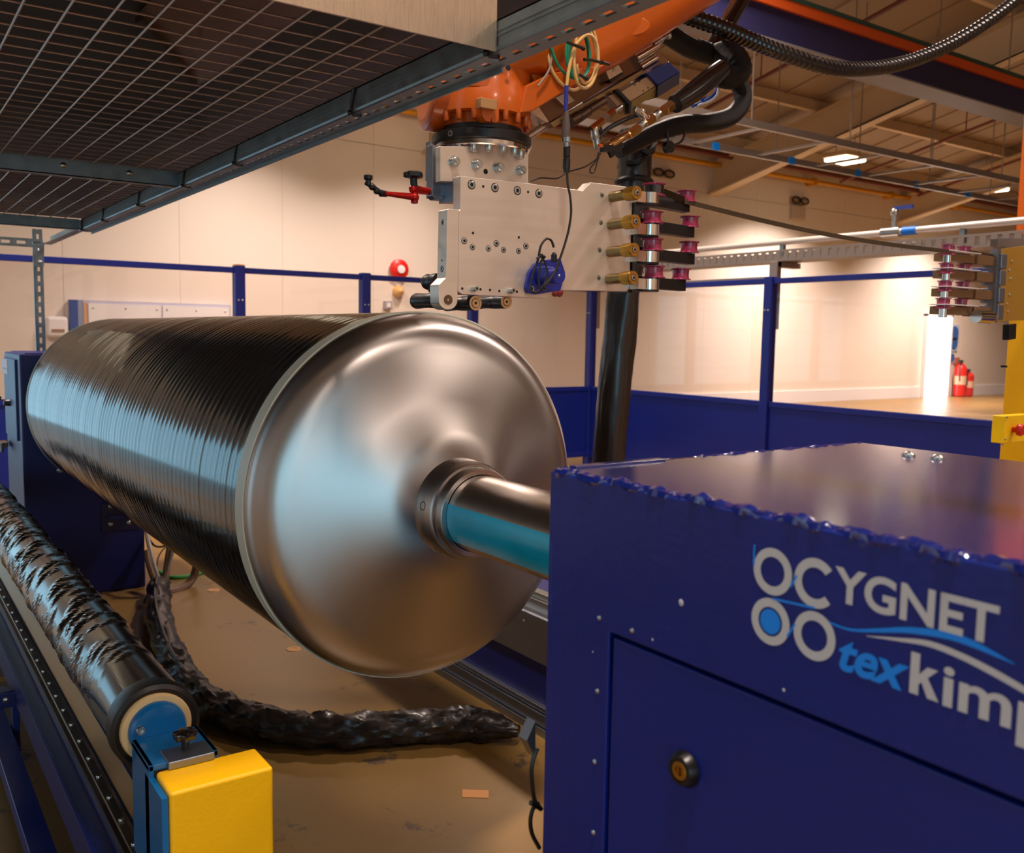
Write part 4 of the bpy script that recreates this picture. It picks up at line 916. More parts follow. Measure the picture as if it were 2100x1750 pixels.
for k in range(4):
    c1 = on(*inn[k], YI); c2 = on(*outp[k], YO)
    zc_ = on(1330, zs[k], YI).z; sp = on(1326.5, zs[k], YI)
    za_ = on(ax1[k], az_[k], YO).z
    m = M(); m.lathe((sp.x+.006, YI, zc_-.0155), (0, 0, 1), [(0, .032), (.031, .032)], 32); m.box((sp.x-.05, YI-.018, zc_-.0155), (sp.x, YI+.03, zc_+.0155)); P('spacer', m, CHROME, hd)
    m = M(); x1 = on(ax1[k], az_[k], YO-.014).x
    m.prism([(sp.x-.05, YI+.02, za_-.018), (x1, YO-.012, za_-.018), (x1, YO+.022, za_-.018), (sp.x-.05, YI+.055, za_-.018)], (0, 0, .034)); m.lathe((sp.x+.002, YI, zc_-.0205), (0, 0, 1), [(0, .034), (.005, .034)], 28); P('pulley_arm', m, ARMB, hd, .0015)
    m = M(); m.cyl(c1-V((0, 0, .03)), c1+V((0, 0, .017)), .008); m.cyl(c2-V((0, 0, .03)), c2+V((0, 0, .014)), .008); P('axle', m, STEEL, hd)
    pulley(c1, .034, .036, hd, tow=(k == 0)); pulley(c2, .0325, .036, hd)
m = M(); a, b = on(1356, 392, YI+.01), on(1403, 410, YO-.02); m.bar(a, b, .02, .001, (0, 1, .3)); P('tow_band', m, CARBON, hd)
m = M(); pp(m, [(1293, 405), (1300, 405), (1296, 600), (1290, 600)], YP+.036, .08); P('arm_block', m, ARMB, hd)
# red lock clamp peeping out below the plate
m = M(); q = on(1147, 601, YP+.06); m.sph(q, .012, 10); m.sph(q+V((-.016, 0, -.002)), .01, 10); P('clamp_knob', m, mat('dull_red', (150, 50, 44), .4), hd)

# encoder on the plate
en = thing('encoder', 'blue round encoder screwed to the pale plate', 'encoder', on(1137, 565))
YE = YP-.001
m = M(); pp(m, [(1120, 533), (1150, 530), (1160, 560), (1150, 596), (1100, 604), (1083, 601), (1079, 590), (1085, 560), (1098, 540)], YE-.012, .012); P('mount_flange', m, ENC, en, .002)
f0 = on(1146.5, 566, YP-.095)
m = M(); m.lathe((f0.x, YE-.01, f0.z), (0, -1, 0), [(0, .0205), (.03, .0205), (.031, .0215), (.082, .0215), (.085, .02), (.085, .0001)], 36, cap=False); P('body', m, ENC, en)
m = M(); m.box((f0.x-.021, YE-.06, f0.z+.0), (f0.x+.012, YE-.012, f0.z+.026)); P('housing', m, ENC, en, .004)
I('dome_bolt', DOME, en, V((f0.x, YP-.0955, f0.z)), None, .0042)
I('socket_screw', SUNK, en, on(1091, 592, YE-.0125), None, .0075); I('socket_screw', SUNK, en, on(1112, 536, YE-.0125), None, .005)
m = M(); q = on(1136, 527, YP-.05); m.cyl(q-V((0, 0, .014)), q+V((0, 0, .006)), .0082); m.cyl(q+V((0, 0, .006)), q+V((0, 0, .012)), .0065, .004); P('plug', m, BLACK, en)
YC = YP-.055
def cc_(l, y=YC): return [at(a/5.25+1050, b/5.25+340, 'y', y) for a, b in l]
cb2 = thing('encoder_cable', 'black cable hanging from the plug stack and looping round the blue encoder', 'cable', on(1165, 450, YC))
m = M(); m.tube(spl(cc_([(592, 60), (600, 200), (625, 330), (636, 500), (612, 680), (570, 840), (520, 990), (470, 1130), (380, 1260), (290, 1345), (225, 1362), (197, 1310), (225, 1170), (280, 1010), (305, 880), (345, 810), (385, 785), (425, 810), (450, 880)], YC-.045)), .0032, 8); P('cable', m, RUBBER, cb2)
m = M(); m.tube(spl(cc_([(330, 975), (300, 1080), (290, 1250), (320, 1340), (345, 1350), (365, 1330), (340, 1300), (380, 1200), (370, 1090), (330, 985)], YC-.05)), .0025, 8); P('spare_loop', m, RUBBER, cb2)
m = M(); m.tube(cc_([(270, 1000), (315, 970), (355, 985)], YC-.052), .004, 6); q = cc_([(320, 965)], YC-.052)[0]; m.sph(q, .005, 8); P('cable_tie', m, BLACK, cb2)

# ------------------------------------------------------------------ robot wrist, flange and arm
YR = 2.2
rc = at(988, 262, 'y', YR); RX = rc.x
rb = thing('industrial_robot', 'big orange robot arm reaching over the drum, wrist flange pointing down', 'robot', (RX, YR, 2.0))
def zf(py, r): return at(988, py, 'y', YR-r).z
def ringz(nm, py0, py1, r, mt, extra=None, n=64, par=None):
    z0, z1 = zf(py1, r), zf(py0, r); m = M(); L = z1-z0
    m.lathe((RX, YR, z0), (0, 0, 1), extra(L) if extra else [(0, r-.003), (.003, r), (L-.003, r), (L, r-.003)], n); return P(nm, m, mt, par or rb), z0, z1
ad, z0, z1 = ringz('adapter_ring', 255, 277, .137, BLACK)
I('socket_screw', SUNK, ad, (RX-.137*math.cos(.35), YR-.137*math.sin(.35), (z0+z1)/2), face_to((-math.cos(.35), -math.sin(.35), 0)), .008)
I('hole', HOLEM, ad, (RX-.1372*math.cos(.75), YR-.1372*math.sin(.75), (z0+z1)/2+.004), face_to((-math.cos(.75), -math.sin(.75), 0)), .008)
fg, fz0, fz1 = ringz('flange_disc', 277, 291, .129, CHROME)
for k in range(10):
    q = math.radians(205+k*21); m = M(); c = V((RX+.112*math.cos(q), YR+.112*math.sin(q), fz0))
    m.lathe(c, (0, 0, -1), [(0, .0105), (.016, .0105), (.018, .009), (.018, .0001)], 16, cap=False); P('flange_screw', m, STEEL, fg)
ringz('dark_seal', 240, 258, .113, BLACK)
wr, wz0, wz1 = ringz('wrist_flange', 219, 247, .114, ORANGE)
br_, bz0, bz1 = ringz('wrist_housing', 120, 219, .134, ORANGE, lambda L: [(0, .126), (.004, .134), (.05, .134), (.062, .128), (L, .125)])
for k in range(18):
    q = math.radians(190+k*19); m = M(); c = V((RX+.1285*math.cos(q), YR+.1285*math.sin(q), bz0+.004))
    m.lathe(c, (0, 0, -1), [(0, .0085), (.024, .0085), (.026, .007), (.026, .0001)], 12, cap=False); P('housing_screw', m, ORANGE, br_)
q = at(1001, 213, 'y', YR-.14); m = M(); m.box((q.x-.026, YR-.146, q.z-.013), (q.x+.024, YR-.12, q.z+.012)); P('index_plate', m, mat('bare_plate', (200, 160, 110), .35, .7), rb, .001)
q2 = at(1003, 232, 'y', YR-.12); m = M(); m.prism([V((q2.x+a, YR-.13, q2.z+b)) for a, b in ((-.028, .018), (.024, .018), (.024, -.012), (.016, -.024), (.004, -.024), (.001, -.012), (-.002, -.024), (-.016, -.024), (-.028, -.012))], (0, .03, 0)); P('index_tab', m, ORANGE, rb)
# wrist casting and round side cover
def loft(secs, n=28, pw=3.0):
    """superellipse sections: (centre, axis, half width, half height)"""
    m = M(); vs = []
    for c, a, hw, hh in secs:
        a = V(a).normalized(); sx_ = V((0, 1, 0)); sx_ = (sx_-a*sx_.dot(a)).normalized(); sy_ = a.cross(sx_)
        for k in range(n):
            q = 2*PI*k/n; cq, sq = math.cos(q), math.sin(q)
            vs.append(V(c)+sx_*hw*math.copysign(abs(cq)**(2/pw), cq)+sy_*hh*math.copysign(abs(sq)**(2/pw), sq))
    N_ = len(secs)
    m.add(vs, [(i*n+k, i*n+(k+1) % n, (i+1)*n+(k+1) % n, (i+1)*n+k) for i in range(N_-1) for k in range(n)], True)
    m.add(vs[:n], [tuple(range(n-1, -1, -1))]); m.add(vs[(N_-1)*n:], [tuple(range(n))]); return m
c0 = at(1000, 130, 'y', YR)
m = loft([((RX, YR, bz0+.06), (0, 0, 1), .122, .122), ((RX, YR, bz0+.12), (0, 0, 1), .122, .124), ((RX+.02, YR, bz0+.16), (.3, 0, 1), .15, .17), ((RX+.1, YR, bz0+.24), (.7, 0, .7), .15, .17), ((RX+.22, YR+.02, bz0+.29), (1, 0, .6), .14, .15)], pw=2.6)
P('wrist_body', m, ORANGE, rb)
q = at(930, 192, 'y', YR+.02)
m = M(); m.lathe((q.x-.068, YR+.06, q.z), (1, -.25, -.05), [(0, .07), (.003, .09), (.008, .098), (.03, .1), (.1, .095)], 48); P('side_cover', m, ORANGE, rb)
secs = []
for (px, py), y, hw, hh in (((1035, 150), 2.2, .10, .105), ((1120, 105), 2.2, .125, .125), ((1215, 50), 2.21, .13, .135), ((1320, -18), 2.23, .135, .14), ((1480, -125), 2.26, .15, .16), ((1700, -270), 2.3, .17, .18)):
    secs.append((at(px, py, 'y', y), None, hw, hh))
dirv = (secs[-1][0]-secs[0][0])
secs = [(c, dirv, hw, hh) for c, _, hw, hh in secs]
P('forearm', loft(secs, pw=3.4), ORANGE, rb)
a = secs[2][0]; m = M(); q = at(1292, 55, 'y', 2.09); d_ = dirv.normalized()
m.prism([at(a_, b_, 'y', 2.085) for a_, b_ in arc(1288, 52, 46, 22, 0, 360, 24)[:-1]], (0, .01, 0)); P('arm_cover', m, ORANGE, rb, .003)
m = M(); m.prism([at(a_, b_, 'y', 2.065) for a_, b_ in ((1066, 232), (1092, 228), (1130, 205), (1235, 138), (1240, 132), (1130, 150), (1080, 175))], (0, .12, 0)); P('lower_web', m, ORANGE, rb, .004)
q = at(1042, 139, 'y', 2.06); I('hole', HOLEM, rb, q, None, .008)
# elbow and base, out of the picture to the right
e0 = secs[-1][0]
m = M(); m.cyl(e0+V((0, -.2, 0)), e0+V((0, .2, 0)), .24, n=32); P('elbow', m, ORANGE, rb)
bx_ = V((3.6, -1.0, 0))
m = loft([(e0+V((.02, 0, -.02)), (1, -.3, -1), .14, .17), (e0.lerp(bx_+V((0, 0, 1.1)), .5), (1, -.3, -1), .15, .19), (bx_+V((0, 0, 1.1)), (1, -.3, -1), .2, .24)]); P('upper_arm', m, ORANGE, rb)
m = M(); m.lathe(bx_, (0, 0, 1), [(0, .4), (.35, .38), (.5, .3), (1.2, .28), (1.35, .2)], 36); P('robot_base', m, ORANGE, rb)

# ------------------------------------------------------------------ red articulated holder arm on the left of the head
ra = thing('articulated_arm', 'small red jointed holder arm with black star knob, left of the head', 'holder arm', on(850, 398, YB2))
YQ = YB2+.02
def qa(px, py, y=YQ): return at(px, py, 'y', y)
m = M(); m.cyl(qa(888, 394), qa(848, 388), .0095, .011); m.sph(qa(847, 388), .0115, 14); P('inner_rod', m, RED, ra)
m = M(); m.cyl(qa(848, 404, YQ-.004), qa(790, 397, YQ-.01), .0095, .0058); m.sph(qa(850, 405, YQ-.004), .0125, 14); m.cyl(qa(850, 396), qa(850, 416, YQ-.004), .0095); P('outer_rod', m, RED, ra)
m = M(); m.cyl(qa(849, 384), qa(848, 366), .0095); P('knob_stem', m, BLACK, ra)
m = M(); kc2 = qa(848, 366); n = 40; vs = []
pr = [(0, .5), (.002, .85), (.004, 1), (.014, 1.0), (.017, .8), (.018, .02)]
for tz, rr in pr:
    for k in range(n): q_ = 2*PI*k/n; r_ = .0245*rr*(1+.1*math.cos(5*q_)); vs.append((kc2.x+r_*math.cos(q_), kc2.y+r_*math.sin(q_), kc2.z+tz))
m.add(vs, [(i*n+k, i*n+(k+1) % n, (i+1)*n+(k+1) % n, (i+1)*n+k) for i in range(len(pr)-1) for k in range(n)], True); m.add(vs[:n], [tuple(range(n-1, -1, -1))]); P('star_knob', m, BLACK, ra)
m = M(); m.cyl(qa(793, 398), qa(780, 396), .008, .0095); m.cyl(qa(781, 396), qa(762, 381), .0075); m.sph(qa(763, 383), .0095, 10); m.sph(qa(772, 392), .0085, 10); P('swivel_joint', m, BLACK, ra)
m = M(); m.cyl(qa(765, 383), qa(750, 375), .006); m.cyl(qa(756, 380), qa(755, 369), .007); m.lathe(qa(755, 370), (0, 0, 1), [(0, .008), (.003, .0115), (.012, .0115), (.013, .009), (.009, .0001)], 18, cap=False); P('clamp_tip', m, BLACK, ra)

# ------------------------------------------------------------------ cable coil and connector stack
YK = 2.0
def kk(l, y=YK): return [at(1060+a/7.5, 30+b/7.5, 'y', y) for a, b in l]
cl = thing('cable_coil', 'hanging coil of cream and green cables tied with black ties, ending in a plug stack', 'cable coil', kk([(1000, 600)])[0])
m = M(); m.tube(spl(kk([(440, 380), (470, 600), (540, 860), (680, 1060), (860, 1160), (980, 1120)], YK+.06)), .0045, 8)
m.tube(spl(kk([(765, 1110), (790, 900), (830, 700), (890, 500), (960, 400), (1060, 320), (1150, 330), (1220, 430), (1250, 620), (1230, 850), (1150, 1060), (1030, 1130), (930, 1040), (885, 830), (880, 640), (900, 470)], YK)), .0045, 8)
m.tube(spl(kk([(900, 470), (940, 290), (1050, 190), (1130, 270), (1190, 430), (1225, 620), (1200, 860), (1120, 1030), (1030, 1050), (950, 920), (920, 760)], YK+.015)), .0042, 8)
m.tube(spl(kk([(1080, 190), (1150, 210), (1210, 360), (1215, 480)], YK+.03)), .0042, 8); P('cream_cable', m, CREAMC, cl)
m = M()
for o_ in (0, 38, 75):
    m.tube(spl(kk([(800+o_, 230), (770+o_*.8, 420), (755+o_*.7, 620), (790+o_*.6, 820), (880+o_*.4, 980), (990, 990-o_*.4), (1090-o_*.2, 880), (1120-o_*.3, 700), (1110-o_*.4, 480), (1060-o_*.4, 300), (1010-o_*.5, 200)], YK+.03+o_*.0002)), .0036, 7)
m.tube(spl(kk([(490, 400), (560, 610), (640, 790), (760, 920), (870, 980)], YK+.05)), .004, 7); P('green_cable', m, TEAL, cl)
m = M(); m.tube(spl(kk([(525, 560), (530, 700), (490, 860), (400, 1000), (320, 1100)], YK+.055)), .0028, 6); P('loose_tail', m, GREYC, cl)
for l in (((770, 420), (860, 460), (950, 490), (1020, 520)), ((1030, 690), (1150, 700), (1280, 730), (1420, 765)), ((960, 920), (1020, 960), (1070, 980))):
    m = M(); m.tube(kk(l, YK-.012), .0042, 6); q = kk([l[-1] if l[0][0] != 1030 else (1310, 730)], YK-.012)[0]; m.sph(q, .0065, 8); P('cable_tie', m, BLACK, cl)
def vstack(nm, rows, mt, y=YK-.002):
    m = M(); a = at(rows[0][0], rows[0][1], 'y', y); pr = []
    for px, py, r in rows: pr.append((a.z-at(px, py, 'y', y).z, r))
    m.lathe(a, (0, 0, -1), pr, 20); return P(nm, m, mt, cl)
vstack('blue_sleeve', [(1161.5, 176, .0058), (1161.5, 228, .0055)], CBLUE)
vstack('grey_plug', [(1161.5, 226, .0055), (1161.5, 236, .0072), (1161.5, 260, .0115), (1161.5, 283, .0115)], mat('plug_grey', (84, 72, 66), .45))
vstack('nickel_ring', [(1162, 282, .0128), (1162, 292, .0128), (1162, 293, .0085), (1162, 302, .0085)], STEEL)
vstack('black_plug', [(1162.5, 301, .0092), (1162.5, 322, .0095), (1162.5, 323, .008), (1162.5, 325, .008), (1162.5, 326, .0102), (1162.5, 345, .0102), (1162.5, 355, .007)], BLACK)
cab('thin_cable', 'thin black cable running from behind the plate up to the hose fittings', [on(1088, 372, YP+.04), on(1110, 365, YP+.03), on(1142, 366, YP+.03), on(1165, 353, YP+.03), on(1200, 342, YP+.05), on(1222, 327, YP+.08), on(1232, 315, YP+.1)], .0022, BLACK, n=6)
cab('cable_loop', 'small black loop of cable hanging under the metal hose fittings', [on(1228, 312, YP+.1), on(1222, 330, YP+.1), on(1211, 345, YP+.1), on(1211, 354, YP+.1), on(1218, 353, YP+.1), on(1224, 335, YP+.1), on(1230, 315, YP+.1)], .0022, BLACK, n=6)

# ------------------------------------------------------------------ cutter / clamp unit slung under the forearm
YT = 2.3
ut = thing('cutter_unit', 'metal cylinder unit with chrome rod and blue end box under the orange arm', 'actuator', at(1230, 200, 'y', YT))
def px(l, y, th, nm, mt, bev=.0015, par=None):
    m = M(); pp(m, l, y, th); return P(nm, m, mt, par or ut, bev)
m = M(); m.cyl(at(1080, 282, 'y', YT+.02), at(1190, 212, 'y', YT+.02), .0115, n=20); P('chrome_rod', m, CHROME, ut)
px([(1089, 224), (1104, 217), (1127, 250), (1122, 252), (1090, 232)], YT-.02, .06, 'rod_bracket', BRUSH)
px([(1105, 219), (1292, 96), (1322, 138), (1240, 180), (1128, 250)], YT, .07, 'main_block', mat('brown_reflect_block', (120, 88, 66), .3, .85))
px([(1128, 252), (1322, 140), (1328, 148), (1136, 262)], YT-.01, .08, 'lower_rail', mat('rail_tan', (170, 142, 104), .32, .9))
px([(1140, 200), (1162, 188), (1180, 207), (1158, 218)], YT-.02, .02, 'bright_tab', CHROME)
px([(1236, 128), (1256, 112), (1278, 148), (1250, 164)], YT-.025, .03, 'cable_bracket', BRUSH)
I('bolt', DOME, ut, at(1259, 143, 'y', YT-.026), None, .005)
px([(1250, 165), (1276, 148), (1280, 152), (1254, 170)], YT-.03, .02, 'black_slot', BLACK)
for (a, b), (c, d), r_ in (((1290, 96), (1320, 78), .011), ((1302, 122), (1346, 96), .016), ((1312, 140), (1344, 120), .014), ((1294, 108), (1332, 86), .012)):
    m = M(); m.cyl(at(a, b, 'y', YT-.005), at(c, d, 'y', YT-.005), r_, n=20); P('clamp_cylinder', m, CHROME, ut)
px([(1312, 84), (1326, 78), (1396, 150), (1388, 158)], YT+.03, .05, 'rear_plate', mat('rear_plate', (160, 132, 104), .3, .9))
m = M(); m.cyl(at(1340, 92, 'y', YT-.01), at(1358, 80, 'y', YT-.01), .009); m.cyl(at(1352, 84, 'y', YT-.01), at(1371, 72, 'y', YT-.01), .0055); m.sph(at(1371, 73, 'y', YT-.01), .012, 10); P('rod_end', m, STEEL, ut)
px([(1326, 150), (1372, 126), (1396, 148), (1350, 175)], YT-.04, .07, 'blue_end_box', mat('dark_blue_cap', (26, 46, 104), .3), .003)
px([(1350, 176), (1395, 149), (1393, 172), (1348, 200)], YT-.045, .05, 'end_box_side', mat('box_side', (40, 38, 48), .4))
px([(1270, 190), (1328, 156), (1348, 175), (1294, 208)], YT-.03, .05, 'valve_block', mat('valve_tan', (186, 162, 130), .35, .8), .002)
px([(1294, 209), (1348, 176), (1345, 200), (1325, 206), (1294, 226)], YT-.035, .04, 'valve_side', mat('valve_olive', (130, 108, 58), .4, .6))
px([(1248, 197), (1270, 186), (1292, 210), (1270, 222)], YT-.025, .04, 'sensor_block', mat('sensor_tan', (168, 140, 108), .35, .8))
px([(1262, 184), (1268, 181), (1296, 210), (1294, 232), (1289, 232), (1290, 213)], YT-.04, .02, 'strap', BLACK)
for a, b in ((1302, 174), (1312, 167), (1319, 186), (1329, 180)): I('hole', HOLEM, ut, at(a, b, 'y', YT-.0305), None, .0028)
for (a, b), (c, d), r_ in (((1170, 250), (1186, 240), .018), ((1188, 240), (1206, 228), .016), ((1208, 226), (1240, 206), .013)):
    m = M(); m.cyl(at(a, b, 'y', YT-.03), at(c, d, 'y', YT-.03), r_); P('dark_cylinder', m, DSTEEL, ut)
# hose fittings, a chain of hexagons and sleeves
ft = thing('hose_fittings', 'shiny brass and steel hose fittings in line with the lower sleeve', 'fittings', at(1280, 270, 'y', YT-.08))
YFt = YT-.08
def chain(l, nm='fitting'):
    for (a, b), (c, d), r_, n_, mt in l:
        m = M(); p0, p1 = at(a, b, 'y', YFt), at(c, d, 'y', YFt); L = (p1-p0).length
        m.lathe(p0, p1-p0, [(0, r_*.9), (L*.08, r_), (L*.92, r_), (L, r_*.9)], n_, smooth=n_ > 6); P(nm, m, mt, ft)
NB = mat('nickel_brass', (205, 168, 120), .16, 1)
chain([((1238, 305), (1258, 292), .010, 12, NB), ((1252, 296), (1288, 276), .013, 18, NB), ((1286, 278), (1310, 262), .0165, 6, NB), ((1306, 264), (1322, 253), .0135, 18, STEEL), ((1320, 254), (1340, 241), .0165, 6, NB), ((1338, 243), (1352, 233), .0155, 16, STEEL), ((1350, 234), (1366, 224), .0165, 6, NB), ((1363, 226), (1378, 215), .0185, 6, NB)])
chain([((1212, 266), (1238, 246), .0125, 6, NB), ((1236, 248), (1246, 238), .0135, 6, STEEL), ((1244, 240), (1258, 228), .0125, 6, NB), ((1254, 232), (1274, 220), .009, 14, STEEL), ((1218, 262), (1222, 285), .0125, 14, STEEL), ((1222, 283), (1226, 305), .011, 12, STEEL), ((1312, 228), (1330, 248), .013, 16, CHROME), ((1300, 224), (1313, 232), .011, 6, STEEL)])
m = M(); m.tube(spl([at(a, b, 'y', YFt+.01) for a, b in ((1225, 285), (1250, 262), (1290, 242), (1312, 236))]), .007, 8); m.tube(spl([at(a, b, 'y', YFt+.01) for a, b in ((1236, 250), (1232, 262), (1240, 280))]), .004, 8); P('black_tube', m, BLACK, ft)
m = M(); m.bar(at(1234, 305, 'y', YFt), at(1262, 305, 'y', YFt), .02, .02); m.bar(at(1250, 318, 'y', YFt), at(1275, 296, 'y', YFt), .012, .02); P('black_bracket', m, BLACK, ft)
m = M(); q = at(1231, 299, 'y', YFt-.012); m.box(q-V((.008, .004, .004)), q+V((.008, .004, .004))); P('orange_clip', m, mat('clip_orange', (225, 100, 20), .4), ft)
# sleeves and dress hoses
YS = 2.45
def sl(l, y): return [at(a, b, 'y', y) for a, b in l]
def taper_tube(name, label, pts, r, mt, n=24, k=12, group=None, ribs=0):
    m = M(); path = spl(pts, k); N_ = len(path)
    def rad(t, i):
        rr = r(t) if callable(r) else r
        return rr*(1+ribs*math.sin(i*1.9))
    m.tube(path, rad, n); return one(name, m, mt, label, 'hose', group)
taper_tube('braided_hose', 'black sleeved hose running from the fittings up to the ribbed bend', sl([(1384, 214), (1420, 190), (1455, 162), (1482, 140)], YS-.1), lambda t: .031+.006*math.sin(t*PI), mat('shiny_sleeve', (30, 24, 22), .28, coat=.3))
taper_tube('braided_hose', 'braided black hose looping round from the upper bend back to the lower fittings', sl([(1268, 312), (1300, 296), (1345, 272), (1400, 256), (1455, 252), (1500, 238), (1523, 205), (1514, 168), (1488, 140)], YS), lambda t: .022+.012*min(1, t*3), BRAID)
taper_tube('braided_hose', 'ribbed elbow of braided hose at the upper right of the bundle', sl([(1475, 156), (1500, 160), (1520, 145), (1512, 118)], YS-.06)+sl([(1488, 106)], YS-.01)+sl([(1462, 112), (1425, 100)], YS+.06), .038, BRAID, ribs=.035)
taper_tube('braided_hose', 'thick dark hose passing behind the cylinder unit to the bend', sl([(1325, 40), (1370, 70), (1415, 98), (1460, 112), (1495, 112)], YS+.06), .036, BRAID)
taper_tube('dress_tube', 'smooth black tube rising out of the picture from the hose bundle', sl([(1452, 118), (1478, 72), (1505, 25), (1540, -35)], YS+.1), .032, mat('smooth_black', (16, 14, 16), .15, coat=.5), k=6)
m = M(); m.tube(spl(sl([(1470, 60), (1500, 12), (1530, -35)], YS+.06), 6), .006, 8); one('thin_rod', m, CHROME, 'thin bright rod beside the smooth black tube', 'rod')
cab('blue_hose', 'blue and clear air hoses inside the loop of the braided hose', sl([(1420, 218), (1450, 205), (1468, 190), (1470, 175), (1455, 182), (1440, 205)], YS+.03), .006, mat('airline_blue', (30, 90, 190), .25), 'hose')
cab('white_hose', 'clear white air hose inside the loop of the braided hose', sl([(1432, 216), (1455, 208), (1470, 195), (1474, 178)], YS), .0045, WHITE, 'hose')
m = M(); m.tube(spl(sl([(1368, 268), (1370, 290), (1371, 302)], YS-.03), 5), .004, 8); q = at(1371, 302, 'y', YS-.03)
m.lathe(q-V((0, .01, 0)), AY, [(0, .012), (0, .021), (.02, .021), (.02, .012)], 24); m.lathe(q-V((0, .012, 0)), AY, [(0, .0001), (0, .008), (.024, .008)], 14); one('castor', m, BLACK, 'little black wheel on a wire hanging under the braided hose', 'wheel')
cab('black_cable', 'thin black cable arc right of the hanging wheel', sl([(1372, 300), (1395, 292), (1404, 275), (1400, 262)], YS-.02), .004, BLACK)
cab('black_cable', 'thin dark cable arc just above the hanging wheel', sl([(1362, 290), (1380, 285), (1390, 270), (1386, 262)], YS-.01), .004, GREYC)
# tall wrapped sleeve hanging behind the plate
YV = 2.75
sp_ = sl([(1306, 270), (1303, 320), (1300, 372), (1297, 430), (1288, 520), (1278, 610), (1268, 720), (1257, 830), (1248, 950), (1244, 1020), (1240, 1130)], YV)
t = thing('hanging_sleeve', 'tall black wrapped sleeve hanging down behind the metal plate to the floor', 'hose', sp_[-1])
P('sleeve', wrapped(sp_, .066, 33, .055, 36, 10, fine=.45), mat('sleeve_film', (30, 23, 20), .33, coat=.25), t)
m = M(); m.tube(spl([sp_[0].lerp(sp_[1], .3)+V((-.07, -.03, -.02)), sp_[1]+V((0, -.075, -.0)), sp_[1]+V((.06, -.04, .05))], 8), .012, 6); m.tube(spl([sp_[1]+V((-.072, -.03, -.04)), sp_[1]+V((-.03, -.068, -.03)), sp_[1]+V((.05, -.055, .05))], 8), .011, 6)
m.tube([sp_[2]+V((.068*math.cos(q/6*PI), .068*math.sin(q/6*PI), .004*math.sin(q))) for q in range(13)], .011, 6); P('binding_strap', m, RUBBER, t)
m = M(); m.lathe(V((sp_[-1].x, sp_[-1].y, .272)), (0, 0, 1), [(0, .09), (.02, .09), (sp_[-1].z-.272, .07)], 20); P('sleeve_foot', m, mat('sleeve_film', (30, 23, 20), .33), t)
# corrugated hose sagging across the top right
hp_ = sl([(1300, -25), (1340, 2), (1380, 22), (1486, 60), (1586, 102), (1700, 138), (1786, 141), (1871, 124), (1957, 87), (2043, 32), (2110, -25), (2170, -90)], 2.45)
path = spl(hp_, 44); m = M(); Rh = .0305
pth = []; 
m.tube(path, lambda t, i: Rh*(1.0 if i % 4 < 2 else .85), 20, smooth=False); one('corrugated_hose', m, mat('corrugated_black', (24, 19, 18), .28, coat=.3), 'black corrugated hose sagging across the top right of the picture', 'hose')

# ------------------------------------------------------------------ creel post on the right with its pulley stack
YG = 2.0
cr_ = thing('creel_post', 'yellow post at the right edge with an angled plate and red stop button', 'post', at(2090, 700, 'y', YG))
x0p = at(2066, 700, 'y', YG+.2).x; zt_ = at(2084, 580, 'y', YG).z
m = M(); m.box((x0p, YG, 0), (x0p+.35, YG+.2, zt_)); P('column', m, YELLOW, cr_, .004)
m = M(); pp(m, [(2048, 512), (2130, 500), (2130, 655), (2040, 660)], YG-.01, .012); pl2 = P('bolt_plate', m, mat('plate_gold', (196, 152, 62), .4, .5), cr_, .001)
m = M(); pp(m, [(2046, 510), (2053, 510), (2044, 662), (2037, 660)], YG-.02, .03); P('plate_edge', m, ALUD, cr_)
for a, b in ((2056, 534), (2075, 536), (2054, 553), (2070, 555), (2053, 570), (2072, 572), (2052, 587), (2051, 604), (2070, 605), (2049, 622), (2065, 624), (2048, 639), (2067, 640)): I('bolt', DOME, pl2, at(a, b, 'y', YG-.0105), None, .0065)
zt2 = at(2060, 852, 'y', YG-.03); zb2 = at(2060, 908, 'y', YG-.03)
m = M(); m.box((at(2058, 880, 'y', YG-.05).x, YG-.05, zb2.z), (at(2058, 880, 'y', YG-.05).x+.22, YG, zt2.z)); bx2 = P('stop_box', m, mat('box_yellow', (252, 205, 10), .4), cr_, .004)
q = at(2077, 881, 'y', YG-.05); m = M(); m.lathe(q, (0, -1, 0), [(0, .012), (.02, .012), (.022, .024), (.034, .026), (.042, .02), (.044, .0001)], 24, cap=False); P('stop_button', m, REDP, bx2, label='red mushroom stop button')
for a, b in ((2064, 856), (2061, 901), (2054, 912)): I('screw', SCREW, cr_, at(a, b, 'y', YG-.052), None, .004)
m = M(); pp(m, [(2071, 666), (2085, 664), (2084, 695), (2070, 698)], YG-.03, .03); P('sensor', m, BLACK, cr_, .002)
m = M(); pp(m, [(2062, 750), (2066, 750), (2066, 754), (2062, 754)], YG-.01, .02); P('pin', m, BLACK, cr_)
st2 = thing('creel_pulleys', 'stack of small burgundy pulleys on grey arms fixed to the yellow post', 'pulley stack', at(1960, 580, 'y', YG))
lv = [(1943.5, 513, 1977, 517), (1941, 551, 1976, 554), (1938, 587, 1973.5, 589), (1934.5, 622.5, 1970.5, 624)]
arm_tan = mat('arm_bronze', (150, 118, 84), .4, .6)
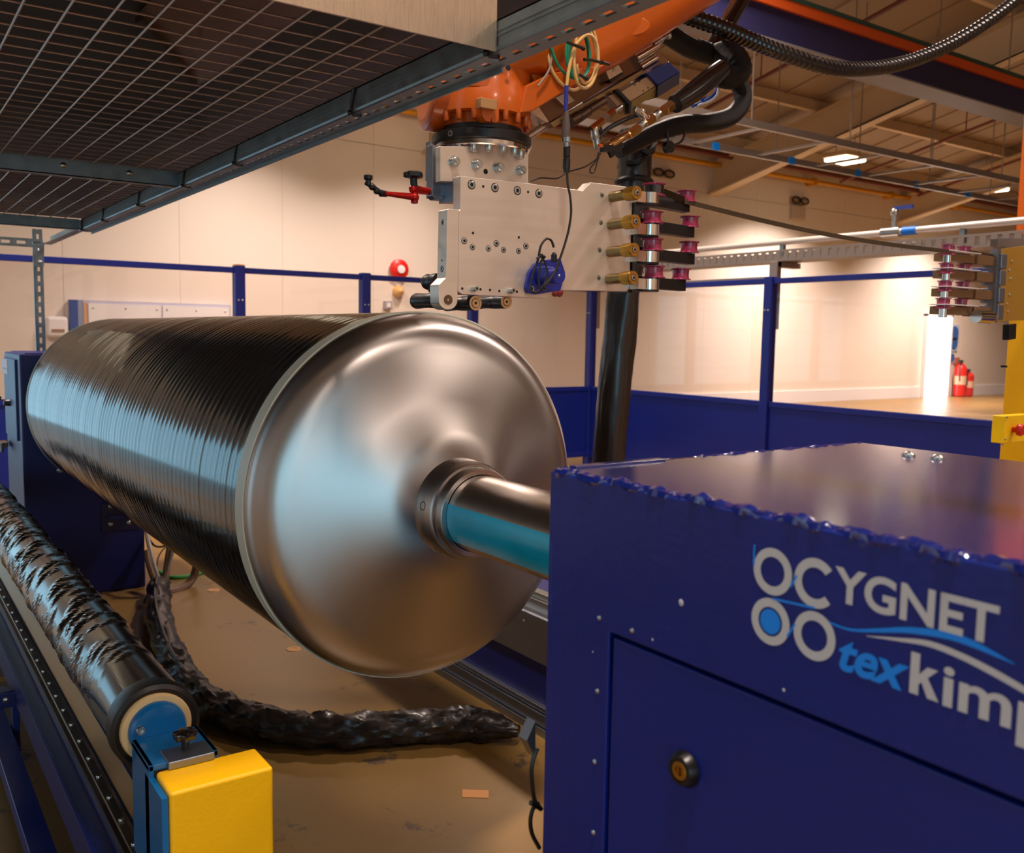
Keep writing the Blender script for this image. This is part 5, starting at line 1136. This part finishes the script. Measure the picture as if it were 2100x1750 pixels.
for k, (a, b, c, d) in enumerate(lv):
    c1, c2 = at(a, b, 'y', YG), at(c, d, 'y', YG+.03)
    pulley(c1, .0295, .042, st2); pulley(c2, .0285, .042, st2)
    m = M(); m.cyl(c1-V((0, 0, .055)), c1-V((0, 0, .014)), .016); P('spacer', m, CHROME, st2)
    za_ = at(2010, (535, 569, 605, 640)[k], 'y', YG+.02).z; x1 = at(2036, 600, 'y', YG).x
    m = M(); m.box((c1.x-.01, YG-.002, za_-.017), (c2.x+.03, YG+.05, za_+.014)); m.box((c2.x+.03, YG-.012, za_-.02), (x1, YG+.04, za_+.018)); P('arm', m, arm_tan, st2, .002)
    m = M(); m.box((c1.x-.03, YG-.03, za_+.018), (c2.x+.02, YG+.04, za_+.021)); P('white_guard', m, WHITE, st2)
    m = M(); m.box((x1-.005, YG-.03, za_-.03), (x1+.04, YG+.05, za_+.03)); P('clamp_block', m, ALUD, st2, .003)
m = M(); a = at(2015, 650, 'y', YG-.03); m.cyl(a+V((-.05, 0, 0)), a+V((.06, 0, 0)), .025); m.sph(a+V((.06, 0, 0)), .026, 12); P('motor_cylinder', m, CHROME, st2)
m = M(); pp(m, [(2046, 490), (2062, 490), (2062, 505), (2046, 505)], YG+.0, .03); pp(m, [(2062, 489), (2130, 489), (2130, 508), (2062, 508)], YG+.02, .05); P('top_block', m, mat('top_block_grey', (110, 98, 90), .5), st2)
# tow strand between the two pulley stacks
m = M(); a, b = on(1404, 413, YO-.024), at(1946, 516, 'y', YG-.025)
pts = [a.lerp(b, i/20)-V((0, 0, .02*math.sin(PI*i/20))) for i in range(21)]
vs = [p+V((0, s*.001, z)) for p in pts for s, z in ((-1, -.0075), (1, -.0075), (1, .0075), (-1, .0075))]
m.add(vs, [(i*4+k, i*4+(k+1) % 4, i*4+4+(k+1) % 4, i*4+4+k) for i in range(20) for k in range(4)]); m.add(vs[:4], [(3, 2, 1, 0)]); m.add(vs[-4:], [(0, 1, 2, 3)])
one('tow_strand', m, mat('strand_olive', (64, 50, 32), .35), 'flat dark strand stretched between the two pulley stacks', 'strand')
m = M(); a, b = at(1990, 517, 'y', YG), at(2040, 526, 'y', YG); m.bar(a, b, .002, .014); one('tow_strand', m, mat('strand_olive', (64, 50, 32), .35), 'short piece of dark strand between the small pulleys and the yellow plate', 'strand')
